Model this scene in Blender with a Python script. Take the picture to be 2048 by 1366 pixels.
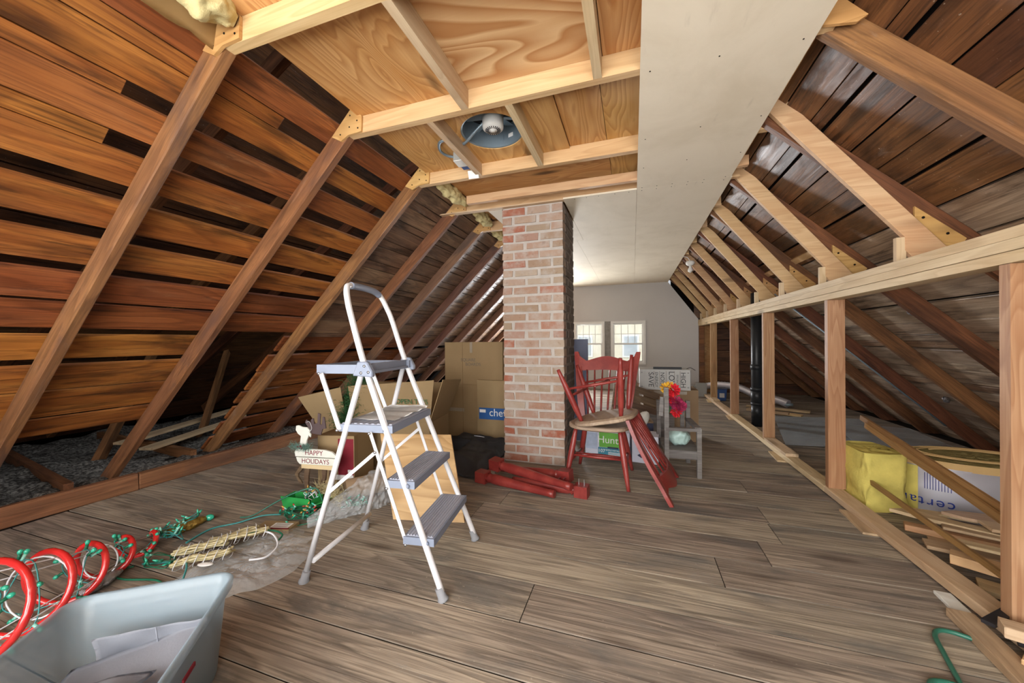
import bpy, bmesh, math, random
from mathutils import Vector, Matrix, Euler
random.seed(7)
sc = bpy.context.scene
for o in list(bpy.data.objects): bpy.data.objects.remove(o)
COL = sc.collection
V = Vector
PI = math.pi

# ------------------------------------------------------------------ camera
cam = bpy.data.cameras.new('camera')
cam.sensor_width = 36.0
cam.lens = 727.0 / 2048 * 36
cam.clip_start = 0.02; cam.clip_end = 200
camo = bpy.data.objects.new('camera', cam)
COL.objects.link(camo)
camo.location = (0, 0, 1.0)
_th, _pi, _ro = math.radians(18.4), math.radians(-0.19), math.radians(-0.53)
_R = V((math.cos(_th), math.sin(_th), 0)); _F = V((-math.sin(_th), math.cos(_th), 0)); _U = V((0, 0, 1))
_F2 = _F * math.cos(_pi) + _U * math.sin(_pi); _U2 = _U * math.cos(_pi) - _F * math.sin(_pi)
_R3 = _R * math.cos(_ro) + _U2 * math.sin(_ro); _U3 = _U2 * math.cos(_ro) - _R * math.sin(_ro)
camo.matrix_world = Matrix(((_R3.x, _U3.x, -_F2.x, 0), (_R3.y, _U3.y, -_F2.y, 0), (_R3.z, _U3.z, -_F2.z, 1.0), (0, 0, 0, 1)))
sc.camera = camo

# ------------------------------------------------------------------ world, added window light, exposure
vs = sc.view_settings
vs.view_transform = 'Standard'; vs.look = 'None'; vs.gamma = 1.0; vs.use_curve_mapping = False
vs.exposure = 0.0
world = bpy.data.worlds.new('overcast_sky'); sc.world = world; world.use_nodes = True
wn = world.node_tree.nodes; wl = world.node_tree.links
bg = wn['Background']; bg.inputs[0].default_value = (0.86, 0.93, 1.0, 1); bg.inputs[1].default_value = 2.6

def area(name, loc, rot, sx, sy, power, color=(1, 1, 1)):
    l = bpy.data.lights.new(name, 'AREA'); l.shape = 'RECTANGLE'; l.size = sx; l.size_y = sy
    l.energy = power; l.color = color
    o = bpy.data.objects.new(name, l); COL.objects.link(o); o.location = loc; o.rotation_euler = rot
    return o
# added area lights outside unseen windows, behind the camera and behind the chimney
area('daylight_near_gable', (-0.55, -1.22, 1.05), (math.radians(-90), 0, PI), 3.5, 1.7, 235, (1.0, 0.97, 0.93))
area('daylight_far_gable', (-1.63, 7.72, 0.92), (math.radians(-90), 0, 0), 0.78, 0.95, 330, (0.97, 0.98, 1.0))

# ------------------------------------------------------------------ helpers
def tag(o, label=None, cat=None, group=None, kind=None):
    if label: o['label'] = label
    if cat: o['category'] = cat
    if group: o['group'] = group
    if kind: o['kind'] = kind
    return o

def empty(name, loc=(0, 0, 0), rz=0.0, label=None, cat=None, group=None, kind=None, parent=None):
    o = bpy.data.objects.new(name, None); COL.objects.link(o)
    o.location = loc; o.rotation_euler = (0, 0, rz); o.empty_display_size = 0.05
    if parent: o.parent = parent
    return tag(o, label, cat, group, kind)

def link(name, me, mat=None, parent=None, loc=None, M=None):
    o = bpy.data.objects.new(name, me); COL.objects.link(o)
    if mat is not None and not me.materials: me.materials.append(mat)
    if parent is not None: o.parent = parent
    if M is not None: o.matrix_local = M
    elif loc is not None: o.location = loc
    return o

def bm_mesh(bm, name, smooth=False):
    me = bpy.data.meshes.new(name); bm.normal_update(); bm.to_mesh(me); bm.free()
    if smooth:
        for p in me.polygons: p.use_smooth = True
    return me

def box_bm(bm, c, s, M=None):
    hx, hy, hz = s[0] / 2, s[1] / 2, s[2] / 2
    vs_ = []
    for dx, dy, dz in ((-1, -1, -1), (1, -1, -1), (1, 1, -1), (-1, 1, -1), (-1, -1, 1), (1, -1, 1), (1, 1, 1), (-1, 1, 1)):
        p = V((c[0] + dx * hx, c[1] + dy * hy, c[2] + dz * hz))
        vs_.append(bm.verts.new(M @ p if M else p))
    for f in ((0, 3, 2, 1), (4, 5, 6, 7), (0, 1, 5, 4), (1, 2, 6, 5), (2, 3, 7, 6), (3, 0, 4, 7)):
        bm.faces.new([vs_[i] for i in f])
    return vs_

def bev_box(name, lx, ly, lz, bev=0.003, seg=1, jit=0.0, subx=0):
    """box mesh centred on its origin, chamfered"""
    bm = bmesh.new(); box_bm(bm, (0, 0, 0), (lx, ly, lz))
    if subx:
        es = [e for e in bm.edges if abs((e.verts[0].co - e.verts[1].co).normalized().x) > 0.9]
        bmesh.ops.subdivide_edges(bm, edges=es, cuts=subx)
    if bev > 0:
        es = [e for e in bm.edges if len(e.link_faces) == 2 and e.calc_face_angle(0) > 0.5]
        bmesh.ops.bevel(bm, geom=es, offset=bev, segments=seg, affect='EDGES', profile=0.5)
    if jit:
        for v in bm.verts:
            v.co += V((random.uniform(-jit, jit), random.uniform(-jit, jit), random.uniform(-jit, jit)))
    return bm_mesh(bm, name)

def frame(p0, p1, up):
    p0, p1, up = V(p0), V(p1), V(up)
    x = (p1 - p0).normalized(); y = up.cross(x).normalized(); z = x.cross(y)
    c = (p0 + p1) / 2
    return Matrix(((x.x, y.x, z.x, c.x), (x.y, y.y, z.y, c.y), (x.z, y.z, z.z, c.z), (0, 0, 0, 1)))

def beam(name, p0, p1, w, h, up, mat, parent=None, bev=0.003, jit=0.0, subx=0):
    """rectangular timber from p0 to p1; w across, h along 'up'"""
    L = (V(p1) - V(p0)).length
    me = bev_box(name, L, w, h, bev, jit=jit, subx=subx)
    return link(name, me, mat, parent, M=frame(p0, p1, up))

def obox(name, c, s, mat, parent=None, bev=0.003, rot=(0, 0, 0), jit=0.0):
    me = bev_box(name, s[0], s[1], s[2], bev, jit=jit)
    o = link(name, me, mat, parent, loc=c); o.rotation_euler = rot
    return o

def tube_bm(bm, pts, r, seg=8, closed=False, caps=True):
    """tube through pts; r number or list"""
    pts = [V(p) for p in pts]; n = len(pts)
    rs = r if isinstance(r, (list, tuple)) else [r] * n
    rings = []; prev = None
    for i, p in enumerate(pts):
        if closed: t = pts[(i + 1) % n] - pts[i - 1]
        else: t = (pts[min(i + 1, n - 1)] - pts[max(i - 1, 0)])
        if t.length < 1e-9: t = V((0, 0, 1))
        t.normalize()
        if prev is None:
            a = V((0, 0, 1)) if abs(t.z) < 0.9 else V((1, 0, 0))
            u = a.cross(t).normalized()
        else:
            u = (prev - t * prev.dot(t))
            u = u.normalized() if u.length > 1e-6 else V((1, 0, 0)).cross(t).normalized()
        prev = u; w = t.cross(u)
        rings.append([bm.verts.new(p + (u * math.cos(2 * PI * k / seg) + w * math.sin(2 * PI * k / seg)) * rs[i]) for k in range(seg)])
    m = n if closed else n - 1
    for i in range(m):
        A, B = rings[i], rings[(i + 1) % n]
        for k in range(seg):
            bm.faces.new((A[k], A[(k + 1) % seg], B[(k + 1) % seg], B[k]))
    if caps and not closed:
        bm.faces.new(list(reversed(rings[0]))); bm.faces.new(rings[-1])
    return rings

def tube(name, pts, r, mat, parent=None, seg=8, closed=False, smooth=True):
    bm = bmesh.new(); tube_bm(bm, pts, r, seg, closed)
    me = bm_mesh(bm, name)
    if smooth:
        for p in me.polygons: p.use_smooth = len(p.vertices) == 4
    return link(name, me, mat, parent)

def smooth_path(pts, n=8, closed=False):
    """Catmull-Rom through pts"""
    P = [V(p) for p in pts]; out = []; N = len(P)
    rng = range(N) if closed else range(N - 1)
    for i in rng:
        if closed: a, b, c, d = P[i - 1], P[i], P[(i + 1) % N], P[(i + 2) % N]
        else: a, b, c, d = P[max(i - 1, 0)], P[i], P[i + 1], P[min(i + 2, N - 1)]
        for k in range(n):
            t = k / n
            out.append(0.5 * ((2 * b) + (c - a) * t + (2 * a - 5 * b + 4 * c - d) * t * t + (3 * b - a - 3 * c + d) * t ** 3))
    if not closed: out.append(P[-1])
    return out

def prism_bm(bm, outline, y0, y1, M=None):
    """extrude an (x,z) outline between y0 and y1"""
    A = [bm.verts.new((M @ V((x, y0, z))) if M else V((x, y0, z))) for x, z in outline]
    B = [bm.verts.new((M @ V((x, y1, z))) if M else V((x, y1, z))) for x, z in outline]
    n = len(A)
    fa = bm.faces.new(A); fb = bm.faces.new(list(reversed(B)))
    for i in range(n): bm.faces.new((A[i], B[i], B[(i + 1) % n], A[(i + 1) % n]))
    return A, B

def prism(name, outline, y0, y1, mat, parent=None, M=None, bev=0.0):
    bm = bmesh.new(); prism_bm(bm, outline, y0, y1)
    bmesh.ops.recalc_face_normals(bm, faces=bm.faces[:])
    if bev:
        es = [e for e in bm.edges if len(e.link_faces) == 2 and e.calc_face_angle(0) > 0.6]
        bmesh.ops.bevel(bm, geom=es, offset=bev, segments=1, affect='EDGES')
    return link(name, bm_mesh(bm, name), mat, parent, M=M)

def lathe(name, prof, mat, parent=None, seg=20, M=None, loc=None, caps=True):
    """prof: list of (r,z)"""
    bm = bmesh.new(); rings = []
    for r, z in prof:
        rings.append([bm.verts.new((r * math.cos(2 * PI * k / seg), r * math.sin(2 * PI * k / seg), z)) for k in range(seg)])
    for A, B in zip(rings, rings[1:]):
        for k in range(seg): bm.faces.new((A[k], A[(k + 1) % seg], B[(k + 1) % seg], B[k]))
    if caps:
        if prof[0][0] > 1e-4: bm.faces.new(list(reversed(rings[0])))
        if prof[-1][0] > 1e-4: bm.faces.new(rings[-1])
    bmesh.ops.remove_doubles(bm, verts=bm.verts[:], dist=1e-6)
    me = bm_mesh(bm, name)
    for p in me.polygons: p.use_smooth = len(p.vertices) <= 4
    return link(name, me, mat, parent, M=M, loc=loc)

def text(name, s, size, M, mat, parent, depth=0.0004, align='CENTER', sx=1.0):
    c = bpy.data.curves.new(name, 'FONT'); c.body = s; c.size = size; c.extrude = depth
    c.align_x = align; c.align_y = 'CENTER'
    t = bpy.data.objects.new(name, c); COL.objects.link(t)
    dg = bpy.context.evaluated_depsgraph_get()
    me = bpy.data.meshes.new_from_object(t.evaluated_get(dg))
    bpy.data.objects.remove(t); bpy.data.curves.remove(c)
    for v in me.vertices: v.co.x *= sx
    me.materials.clear(); me.materials.append(mat)
    o = bpy.data.objects.new(name, me); COL.objects.link(o); o.parent = parent
    o.matrix_local = M
    return o

def copy_tree(o, parent=None):
    c = o.copy(); COL.objects.link(c)
    if parent: c.parent = parent
    for ch in list(o.children): copy_tree(ch, c)
    return c

def grid_sheet(name, fn, nu, nv, mat, parent=None, thick=0.0, smooth=True):
    """surface from fn(u,v) -> point"""
    bm = bmesh.new()
    g = [[bm.verts.new(fn(i / nu, j / nv)) for j in range(nv + 1)] for i in range(nu + 1)]
    for i in range(nu):
        for j in range(nv):
            bm.faces.new((g[i][j], g[i + 1][j], g[i + 1][j + 1], g[i][j + 1]))
    if thick:
        bmesh.ops.solidify(bm, geom=bm.faces[:], thickness=thick)
    return link(name, bm_mesh(bm, name, smooth), mat, parent)

from mathutils import noise as mnoise
def nz(x, y=0, z=0, s=1.0): return mnoise.noise(V((x * s, y * s, z * s)))

# ------------------------------------------------------------------ materials
def srgb(h):
    h = h.lstrip('#'); c = [int(h[i:i + 2], 16) / 255 for i in (0, 2, 4)]
    return tuple((x / 12.92 if x <= 0.04045 else ((x + 0.055) / 1.055) ** 2.4) for x in c) + (1,)

class NT:
    def __init__(s, name):
        s.m = bpy.data.materials.new(name); s.m.use_nodes = True
        s.t = s.m.node_tree; s.b = s.t.nodes['Principled BSDF']
    def n(s, typ, **k):
        x = s.t.nodes.new(typ)
        for a, b in k.items(): setattr(x, a, b)
        return x
    def l(s, a, b): s.t.links.new(a, b)
    def set(s, sock, v):
        if hasattr(v, 'links') or hasattr(v, 'is_linked'): s.l(v, sock)
        else: sock.default_value = v
    def math(s, op, a, b=0.0, c=0.0):
        x = s.n('ShaderNodeMath', operation=op)
        s.set(x.inputs[0], a); s.set(x.inputs[1], b); s.set(x.inputs[2], c)
        return x.outputs[0]
    def vmul(s, v, sc_):
        x = s.n('ShaderNodeMapping'); s.l(v, x.inputs[0]); x.inputs['Scale'].default_value = sc_
        return x.outputs[0]
    def coords(s, rand=True, kind='Object'):
        tc = s.n('ShaderNodeTexCoord'); v = tc.outputs[kind]
        oi = s.n('ShaderNodeObjectInfo'); s.rnd = oi.outputs['Random']
        if rand:
            m = s.n('ShaderNodeVectorMath', operation='MULTIPLY_ADD')
            cmb = s.n('ShaderNodeCombineXYZ')
            for i in range(3): s.l(s.rnd, cmb.inputs[i])
            s.l(cmb.outputs[0], m.inputs[0]); m.inputs[1].default_value = (41.0, 17.3, 29.7); s.l(v, m.inputs[2])
            v = m.outputs[0]
        return v
    def noise(s, v, scale, detail=3.0, rough=0.5, dist=0.0):
        x = s.n('ShaderNodeTexNoise'); s.l(v, x.inputs['Vector'])
        x.inputs['Scale'].default_value = scale; x.inputs['Detail'].default_value = detail
        x.inputs['Roughness'].default_value = rough; x.inputs['Distortion'].default_value = dist
        return x.outputs['Fac']
    def ramp(s, f, stops, interp='LINEAR'):
        x = s.n('ShaderNodeValToRGB'); s.set(x.inputs[0], f); e = x.color_ramp; e.interpolation = interp
        while len(e.elements) < len(stops): e.elements.new(0.5)
        for el, (p, c) in zip(e.elements, stops):
            el.position = p; el.color = c if len(c) == 4 else (*c, 1)
        return x.outputs[0]
    def mix(s, f, a, b, mode='MIX'):
        x = s.n('ShaderNodeMix', data_type='RGBA', blend_type=mode)
        s.set(x.inputs[0], f); s.set(x.inputs[6], a); s.set(x.inputs[7], b)
        return x.outputs[2]
    def smooth(s, f, a, b):
        x = s.n('ShaderNodeMapRange', interpolation_type='SMOOTHSTEP')
        s.set(x.inputs[0], f); x.inputs[1].default_value = a; x.inputs[2].default_value = b
        return x.outputs[0]
    def bump(s, h, strength=0.3, dist=0.003):
        x = s.n('ShaderNodeBump'); x.inputs['Strength'].default_value = strength; x.inputs['Distance'].default_value = dist
        s.l(h, x.inputs['Height']); s.l(x.outputs[0], s.b.inputs['Normal'])
    def hsv(s, c, h=0.5, sat=1.0, v=1.0):
        x = s.n('ShaderNodeHueSaturation'); s.set(x.inputs[0], h); s.set(x.inputs[1], sat); s.set(x.inputs[2], v); s.set(x.inputs[4], c)
        return x.outputs[0]
    def out(s, col, rough=0.6, spec=0.4, metal=0.0):
        s.set(s.b.inputs['Base Color'], col); s.set(s.b.inputs['Roughness'], rough)
        s.b.inputs['Specular IOR Level'].default_value = spec; s.b.inputs['Metallic'].default_value = metal
        return s.m

def wood(name, dark, mid, light, stretch=0.14, nscale=5.0, rings=13.0, ringmix=0.45, fibre=0.3, var=0.25,
         stain=None, stain_amt=0.0, stain_scale=1.6, rough=0.55, spec=0.35, knots=0.0, bump=0.25, huevar=0.01, specks=0.0, streak=0.0, blotch=0.0, blotch_col='a89c92'):
    """plain-sawn timber: grain runs along the local X axis"""
    N = NT(name); P = N.coords()
    Q = N.vmul(P, (stretch, 1, 1))
    n1 = N.noise(Q, nscale, 2.0, 0.45, 0.35)
    r = N.math('MULTIPLY', n1, rings)
    r = N.math('FRACT', r)
    r = N.ramp(r, [(0.0, (0, 0, 0, 1)), (0.55, (0.55, 0.55, 0.55, 1)), (0.85, (1, 1, 1, 1)), (1.0, (0.0, 0.0, 0.0, 1))])
    fb = N.noise(N.vmul(P, (3.0, 150, 150)), 1.0, 2.0, 0.6)
    big = N.noise(N.vmul(P, (1.0, 4, 4)), 1.3, 3.0, 0.6)
    base = N.mix(N.smooth(big, 0.3, 0.7), srgb(mid), srgb(light))
    col = N.mix(N.math('MULTIPLY', r, ringmix), base, srgb(dark))
    fbs = N.smooth(fb, 0.35, 0.75)
    col = N.mix(N.math('MULTIPLY', fbs, fibre), col, srgb(dark))
    if knots > 0:
        v = N.n('ShaderNodeTexVoronoi'); N.l(N.vmul(P, (1.6, 6.0, 6.0)), v.inputs['Vector'])
        v.inputs['Scale'].default_value = 1.0
        k = N.smooth(v.outputs['Distance'], 0.24, 0.06)
        col = N.mix(N.math('MULTIPLY', k, knots), col, srgb('2a1408'))
    if stain is not None:
        st = N.noise(N.vmul(P, (1.0, 3.0, 3.0)), stain_scale, 5.0, 0.62, 0.4)
        col = N.mix(N.math('MULTIPLY', N.smooth(st, 0.5, 0.68), stain_amt), col, srgb(stain))
    if specks > 0:
        sp = N.noise(P, 90.0, 2.0, 0.5)
        col = N.mix(N.math('MULTIPLY', N.smooth(sp, 0.70, 0.76), specks), col, srgb('cfc4b0'))
    if streak > 0:
        k1 = N.noise(N.vmul(P, (0.7, 9, 9)), 2.4, 6.0, 0.7, 0.6)
        col = N.mix(N.math('MULTIPLY', N.smooth(k1, 0.52, 0.66), streak), col, srgb('140b07'))
        k2 = N.noise(N.vmul(P, (2.5, 30, 30)), 1.3, 4.0, 0.7)
        col = N.mix(N.math('MULTIPLY', N.smooth(k2, 0.55, 0.72), streak * .6), col, srgb('1e1109'))
    if blotch > 0:
        k3 = N.noise(N.vmul(P, (1.2, 5, 5)), 2.0, 7.0, 0.75, 0.8)
        col = N.mix(N.math('MULTIPLY', N.smooth(k3, 0.58, 0.74), blotch), col, srgb(blotch_col))
        rough = N.math('MULTIPLY_ADD', N.smooth(k3, 0.4, 0.7), 0.3, rough)
    val = N.math('MULTIPLY_ADD', N.rnd, 2 * var, 1 - var)
    hue = N.math('MULTIPLY_ADD', N.rnd, 2 * huevar, 0.5 - huevar)
    col = N.hsv(col, hue, 1.0, val)
    hgt = N.math('ADD', N.math('MULTIPLY', r, -0.5), N.math('MULTIPLY', fb, 0.7))
    N.bump(hgt, bump, 0.002)
    return N.out(col, rough, spec)

def plain(name, hexc, rough=0.5, spec=0.4, metal=0.0, mott=0.12, mscale=8.0, bump=0.0, var=0.0, bscale=None, coat=0.0):
    N = NT(name); P = N.coords()
    n = N.noise(P, mscale, 4.0, 0.6)
    c = srgb(hexc)
    col = N.hsv(c, 0.5, 1.0, N.math('MULTIPLY_ADD', n, 2 * mott, 1 - mott))
    if var: col = N.hsv(col, 0.5, 1.0, N.math('MULTIPLY_ADD', N.rnd, 2 * var, 1 - var))
    if bump: N.bump(N.noise(P, bscale or mscale * 6, 4.0, 0.6), bump, 0.004)
    m = N.out(col, rough, spec, metal)
    if coat: N.b.inputs['Coat Weight'].default_value = coat
    return m

M = {}
M['floor'] = wood('old_floor_pine', '564d45', '9d9082', 'bbad9a', 0.055, 13.0, 8, 0.55, 0.6, 0.13, '66635f', 0.75, 1.9, 0.7, 0.22, 0.5, 0.4, specks=0.3, streak=.35, blotch=.5, blotch_col='8a8886')
M['sheath_orange'] = wood('amber_sheathing', '5c2c0e', 'a8652b', 'c0813c', 0.12, 6.0, 9, 0.5, 0.45, 0.2, '2c1508', 0.75, 1.1, 0.5, 0.4, 0.6, 0.3, 0.006, streak=.55, blotch=.25, blotch_col='c79a5a')
M['sheath_rust'] = wood('rust_sheathing', '4e250f', '92532a', 'a86736', 0.12, 6.0, 10, 0.45, 0.45, 0.15, '3a1c0d', 0.5, 1.1, 0.5, 0.4, 0.5, 0.3, 0.006, streak=.5, blotch=.25, blotch_col='b58a5f')
M['sheath_brown'] = wood('brown_sheathing', '3a241a', '8a6a52', 'a08268', 0.12, 5.0, 9, 0.4, 0.45, 0.2, '241610', 0.75, 1.6, 0.42, 0.5, 0.4, 0.4, 0.006, specks=0.5, streak=.6, blotch=.4)
M['sheath_dark'] = wood('dark_sheathing', '2c170e', '6a4429', '805433', 0.12, 5.0, 8, 0.4, 0.5, 0.28, '1a0d08', 0.7, 1.5, 0.42, 0.5, 0.5, 0.4, 0.008, specks=0.35, streak=.65, blotch=.4, blotch_col='8f8176')
M['sheath_pale'] = wood('pale_sheathing', '4a3629', 'a38b74', 'bda890', 0.12, 5.0, 9, 0.4, 0.45, 0.2, '4a382c', 0.7, 1.6, 0.42, 0.5, 0.4, 0.4, 0.006, specks=0.4, streak=.6, blotch=.35, blotch_col='c4b8ab')
M['rafter'] = wood('rafter_timber', '4e2f1c', '85593b', '9c6c44', 0.12, 7.0, 9, 0.4, 0.4, 0.12, '54403a', 0.7, 1.2, 0.6, 0.3, 0.4, 0.35, streak=.3, blotch=.3, blotch_col='9a8a80')
M['rafter_grey'] = wood('smoky_rafter', '4a3229', '7a5645', '8f6a52', 0.12, 7.0, 9, 0.35, 0.4, 0.12, '4c3d38', 0.8, 1.2, 0.6, 0.3, 0.4, 0.35, streak=.3, blotch=.3, blotch_col='9a8a80')
M['rafter_dark'] = wood('dark_rafter', '3a2013', '744a30', '8c5c3a', 0.12, 7.0, 8, 0.4, 0.45, 0.12, '2b1a12', 0.6, 1.2, 0.55, 0.35, 0.3, 0.35, streak=.4)
M['ledger'] = wood('ledger_timber', '4e321d', '855b3c', '966d49', 0.12, 7.0, 8, 0.4, 0.5, 0.1, '5a4334', 0.7, 1.4, 0.65, 0.25, 0.2, 0.3, streak=.25, blotch=.5, blotch_col='7d7066')
M['lumber'] = wood('new_lumber', 'a67c4e', 'cca77b', 'd8b98e', 0.12, 8.0, 9, 0.35, 0.2, 0.08, 'c9986a', 0.3, 1.2, 0.6, 0.3, 0.5, 0.12)
M['lumber_pale'] = wood('pale_lumber', 'a3835e', 'cbb08a', 'd8c3a2', 0.12, 8.0, 9, 0.35, 0.2, 0.08, 'b08d6e', 0.3, 1.2, 0.6, 0.3, 0.45, 0.12)
M['stud'] = wood('fir_stud', '875a38', 'ad8660', 'bf9a74', 0.10, 9.0, 12, 0.5, 0.3, 0.1, 'a06a44', 0.4, 1.4, 0.55, 0.3, 0.4, 0.12)
M['plywood'] = wood('fir_plywood', 'a8713a', 'd0a062', 'deb47a', 0.20, 4.6, 20, 0.65, 0.2, 0.06, 'c08238', 0.4, 1.6, 0.55, 0.3, 0.8, 0.08)
M['plywood_cath'] = wood('cathedral_plywood', 'b07c45', 'd2aa76', 'dfbf8e', 0.30, 2.4, 17, 0.9, 0.1, 0.05, None, 0, 1, 0.5, 0.35, 0.0, 0.08)
M['gusset'] = wood('gusset_plywood', '9a6c38', 'c3955c', 'd0a872', 0.25, 9.0, 8, 0.5, 0.15, 0.1, None, 0, 1, 0.5, 0.35, 0.3, 0.08)
M['scrap'] = wood('scrap_wood', '8d7152', 'c3a882', 'd6c09c', 0.15, 8.0, 8, 0.35, 0.25, 0.16, '7c6a55', 0.45, 2.2, 0.65, 0.25, 0.3, 0.2, specks=0.1)
M['trimstick'] = wood('trim_stick', '5a3d22', '8d683f', 'a98253', 0.1, 12.0, 6, 0.3, 0.4, 0.15, None, 0, 1, 0.45, 0.4, 0.0, 0.1)
M['grey_wood'] = wood('weathered_grey_wood', '454241', '76726f', '8b8784', 0.12, 9.0, 8, 0.4, 0.45, 0.12, '5b544c', 0.5, 1.6, 0.75, 0.2, 0.2, 0.3)
M['dark_void'] = plain('soot_dark_boards', '1b1613', 0.9, 0.1, mott=0.4)  # near-black fill for floor joints, eave closures and screw heads
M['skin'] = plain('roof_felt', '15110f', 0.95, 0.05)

def mat_ceiling():
    N = NT('painted_ceiling'); P = N.coords()
    a = N.noise(P, 2.2, 6.0, 0.65, 0.6); b = N.noise(N.vmul(P, (1, 4, 1)), 5.0, 5.0, 0.6)
    col = N.mix(N.smooth(a, 0.35, 0.75), srgb('e4d9c4'), srgb('d8ccb5'))
    col = N.mix(N.math('MULTIPLY', N.smooth(b, 0.62, 0.8), 0.25), col, srgb('a09684'))
    N.bump(b, 0.12, 0.004)
    return N.out(col, 0.7, 0.25)
M['ceiling'] = mat_ceiling()
def mat_brick():
    N = NT('old_common_brick'); P = N.coords()
    col = N.ramp(N.rnd, [(0.0, srgb('a98a78')), (0.2, srgb('b39a86')), (0.4, srgb('a98576')), (0.55, srgb('b3a290')), (0.7, srgb('a18c76')), (0.85, srgb('ad8370')), (0.97, srgb('a4624c'))])
    n = N.noise(P, 28.0, 5.0, 0.65); n2 = N.noise(P, 9.0, 4.0, 0.6)
    col = N.mix(N.math('MULTIPLY', N.smooth(n2, 0.42, 0.7), 0.75), col, srgb('b9ada2'))
    col = N.mix(N.math('MULTIPLY', N.smooth(n, 0.55, 0.8), 0.55), col, srgb('6d4a3c'))
    N.bump(N.math('ADD', n, N.math('MULTIPLY', n2, 0.6)), 0.5, 0.006)
    col = N.hsv(col, 0.5, 1.0, 0.88)
    return N.out(col, 0.85, 0.15)
M['brick'] = mat_brick()
M['mortar'] = plain('lime_mortar', 'b5aea7', 0.9, 0.1, mott=0.2, mscale=18, bump=0.6, bscale=60)
M['soot'] = plain('sooty_mortar', '8b837d', 0.9, 0.1, mott=0.35, mscale=14, bump=0.7, bscale=40)  # darker mortar for the chimney's right side, shade put into the colour
M['soot_brick'] = plain('sooty_brick', '726963', 0.9, 0.1, mott=0.35, mscale=14, bump=0.7, bscale=40, var=0.15)  # darker brick copy for the right side, which lies in shade
M['wall_grey'] = plain('grey_wall_paint', 'c9c8c6', 0.75, 0.2, mott=0.04, mscale=3)
M['white_frame'] = plain('white_vinyl', 'e2e2de', 0.4, 0.4, mott=0.03)
M['glass'] = None
def mat_glass(name, tint=(1, 1, 1, 1), rough=0.0, alpha=0.12):
    N = NT(name)
    N.b.inputs['Base Color'].default_value = tint; N.b.inputs['Roughness'].default_value = 0.05 + rough
    N.b.inputs['Transmission Weight'].default_value = 1.0; N.b.inputs['IOR'].default_value = 1.45
    N.b.inputs['Alpha'].default_value = alpha
    return N.m
M['glass'] = mat_glass('window_glass')

# ================================================================== STRUCTURE
SL = 0.96                                   # roof slope
def zl(X, off=0.0): return 2.09 + off + SL * (X + 1.45)      # left rafter underside (+vertical offset)
def zr(X, off=0.0): return 2.09 + off - SL * (X - 0.68)      # right rafter underside
RD = 0.132                                  # vertical depth of the rafters
UPL = V((-SL, 0, 1)).normalized(); UPR = V((SL, 0, 1)).normalized()

# ---- floor
floor = empty('floor', label='old wide-plank floor of worn grey-brown pine', kind='structure')
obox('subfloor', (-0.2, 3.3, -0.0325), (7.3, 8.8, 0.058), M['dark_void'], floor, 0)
joints = {1.225: [-0.39], 1.66: [0.345], 2.08: [-0.78, 0.68], 2.28: [0.69], 2.70: [0.70], 1.01: [-2.2], 1.44: [-1.9, 1.3]}
ys = [1.225 + 0.2125 * k for k in range(-11, 31)]
for i, y0 in enumerate(ys[:-1]):
    y1 = ys[i + 1]
    if y1 > 7.75: continue
    cuts = None
    for k, v in joints.items():
        if abs(k - y0) < 0.06: cuts = list(v)
    if cuts is None:
        cuts = [random.uniform(-2.2, 2.2)] if random.random() < 0.6 else [random.uniform(-1.05, -0.8), random.uniform(0.5, 1.8)]
    xs = [-3.23] + cuts + [2.85]
    for a, b in zip(xs, xs[1:]):
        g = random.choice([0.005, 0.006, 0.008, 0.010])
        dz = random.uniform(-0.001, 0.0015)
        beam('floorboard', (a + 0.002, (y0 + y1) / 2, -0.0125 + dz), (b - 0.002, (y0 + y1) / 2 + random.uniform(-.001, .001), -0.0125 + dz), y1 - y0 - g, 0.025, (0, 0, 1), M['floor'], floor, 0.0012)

# ---- ledger along the left edge of the floor
led = empty('trim_1', label='red-brown timber kerb along the left edge of the floor', kind='structure')
beam('kerb_timber', (-3.33, 0.2, 0.058), (-3.235, 1.55, 0.058), 0.05, 0.116, (0, 0, 1), M['ledger'], led, 0.006, subx=6, jit=0.002)
beam('kerb_timber', (-3.235, 1.552, 0.056), (-3.09, 4.2, 0.054), 0.05, 0.108, (0, 0, 1), M['ledger'], led, 0.006, subx=6, jit=0.002)

# ---- left roof slope: rafters and skip sheathing
roofL = empty('roof_left', label='left roof slope of old rafters and spaced sheathing boards', kind='structure')
RL = [-0.95, -0.3, 0.33, 0.955, 1.578, 2.255, 2.845, 3.40, 3.99, 4.6, 5.2, 5.8, 6.4, 7.0]
for i, y in enumerate(RL):
    yc = y + 0.0225; dv = RD / 2
    x0, x1 = -3.78, -0.385
    m = M['rafter'] if y < 2.9 else M['rafter_grey']
    beam('rafter', (x0, yc, zl(x0, dv)), (x1, yc, zl(x1, dv)), 0.045, 0.095, UPL, m, roofL, 0.004, jit=0.0012, subx=8)
LB = [(-0.30, -0.42), (-0.46, -0.58), (-0.62, -0.74), (-0.78, -0.90), (-0.94, -1.06), (-1.09, -1.20), (-1.22, -1.315), (-1.335, -1.425), (-1.506, -1.596), (-1.648, -1.736), (-1.781, -1.880), (-1.934, -2.035), (-2.093, -2.201), (-2.251, -2.356),
      (-2.396, -2.512), (-2.533, -2.646), (-2.687, -2.806), (-2.848, -2.985), (-3.004, -3.152), (-3.178, -3.277), (-3.32, -3.43), (-3.47, -3.58), (-3.62, -3.74)]
SH = 0.02
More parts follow.
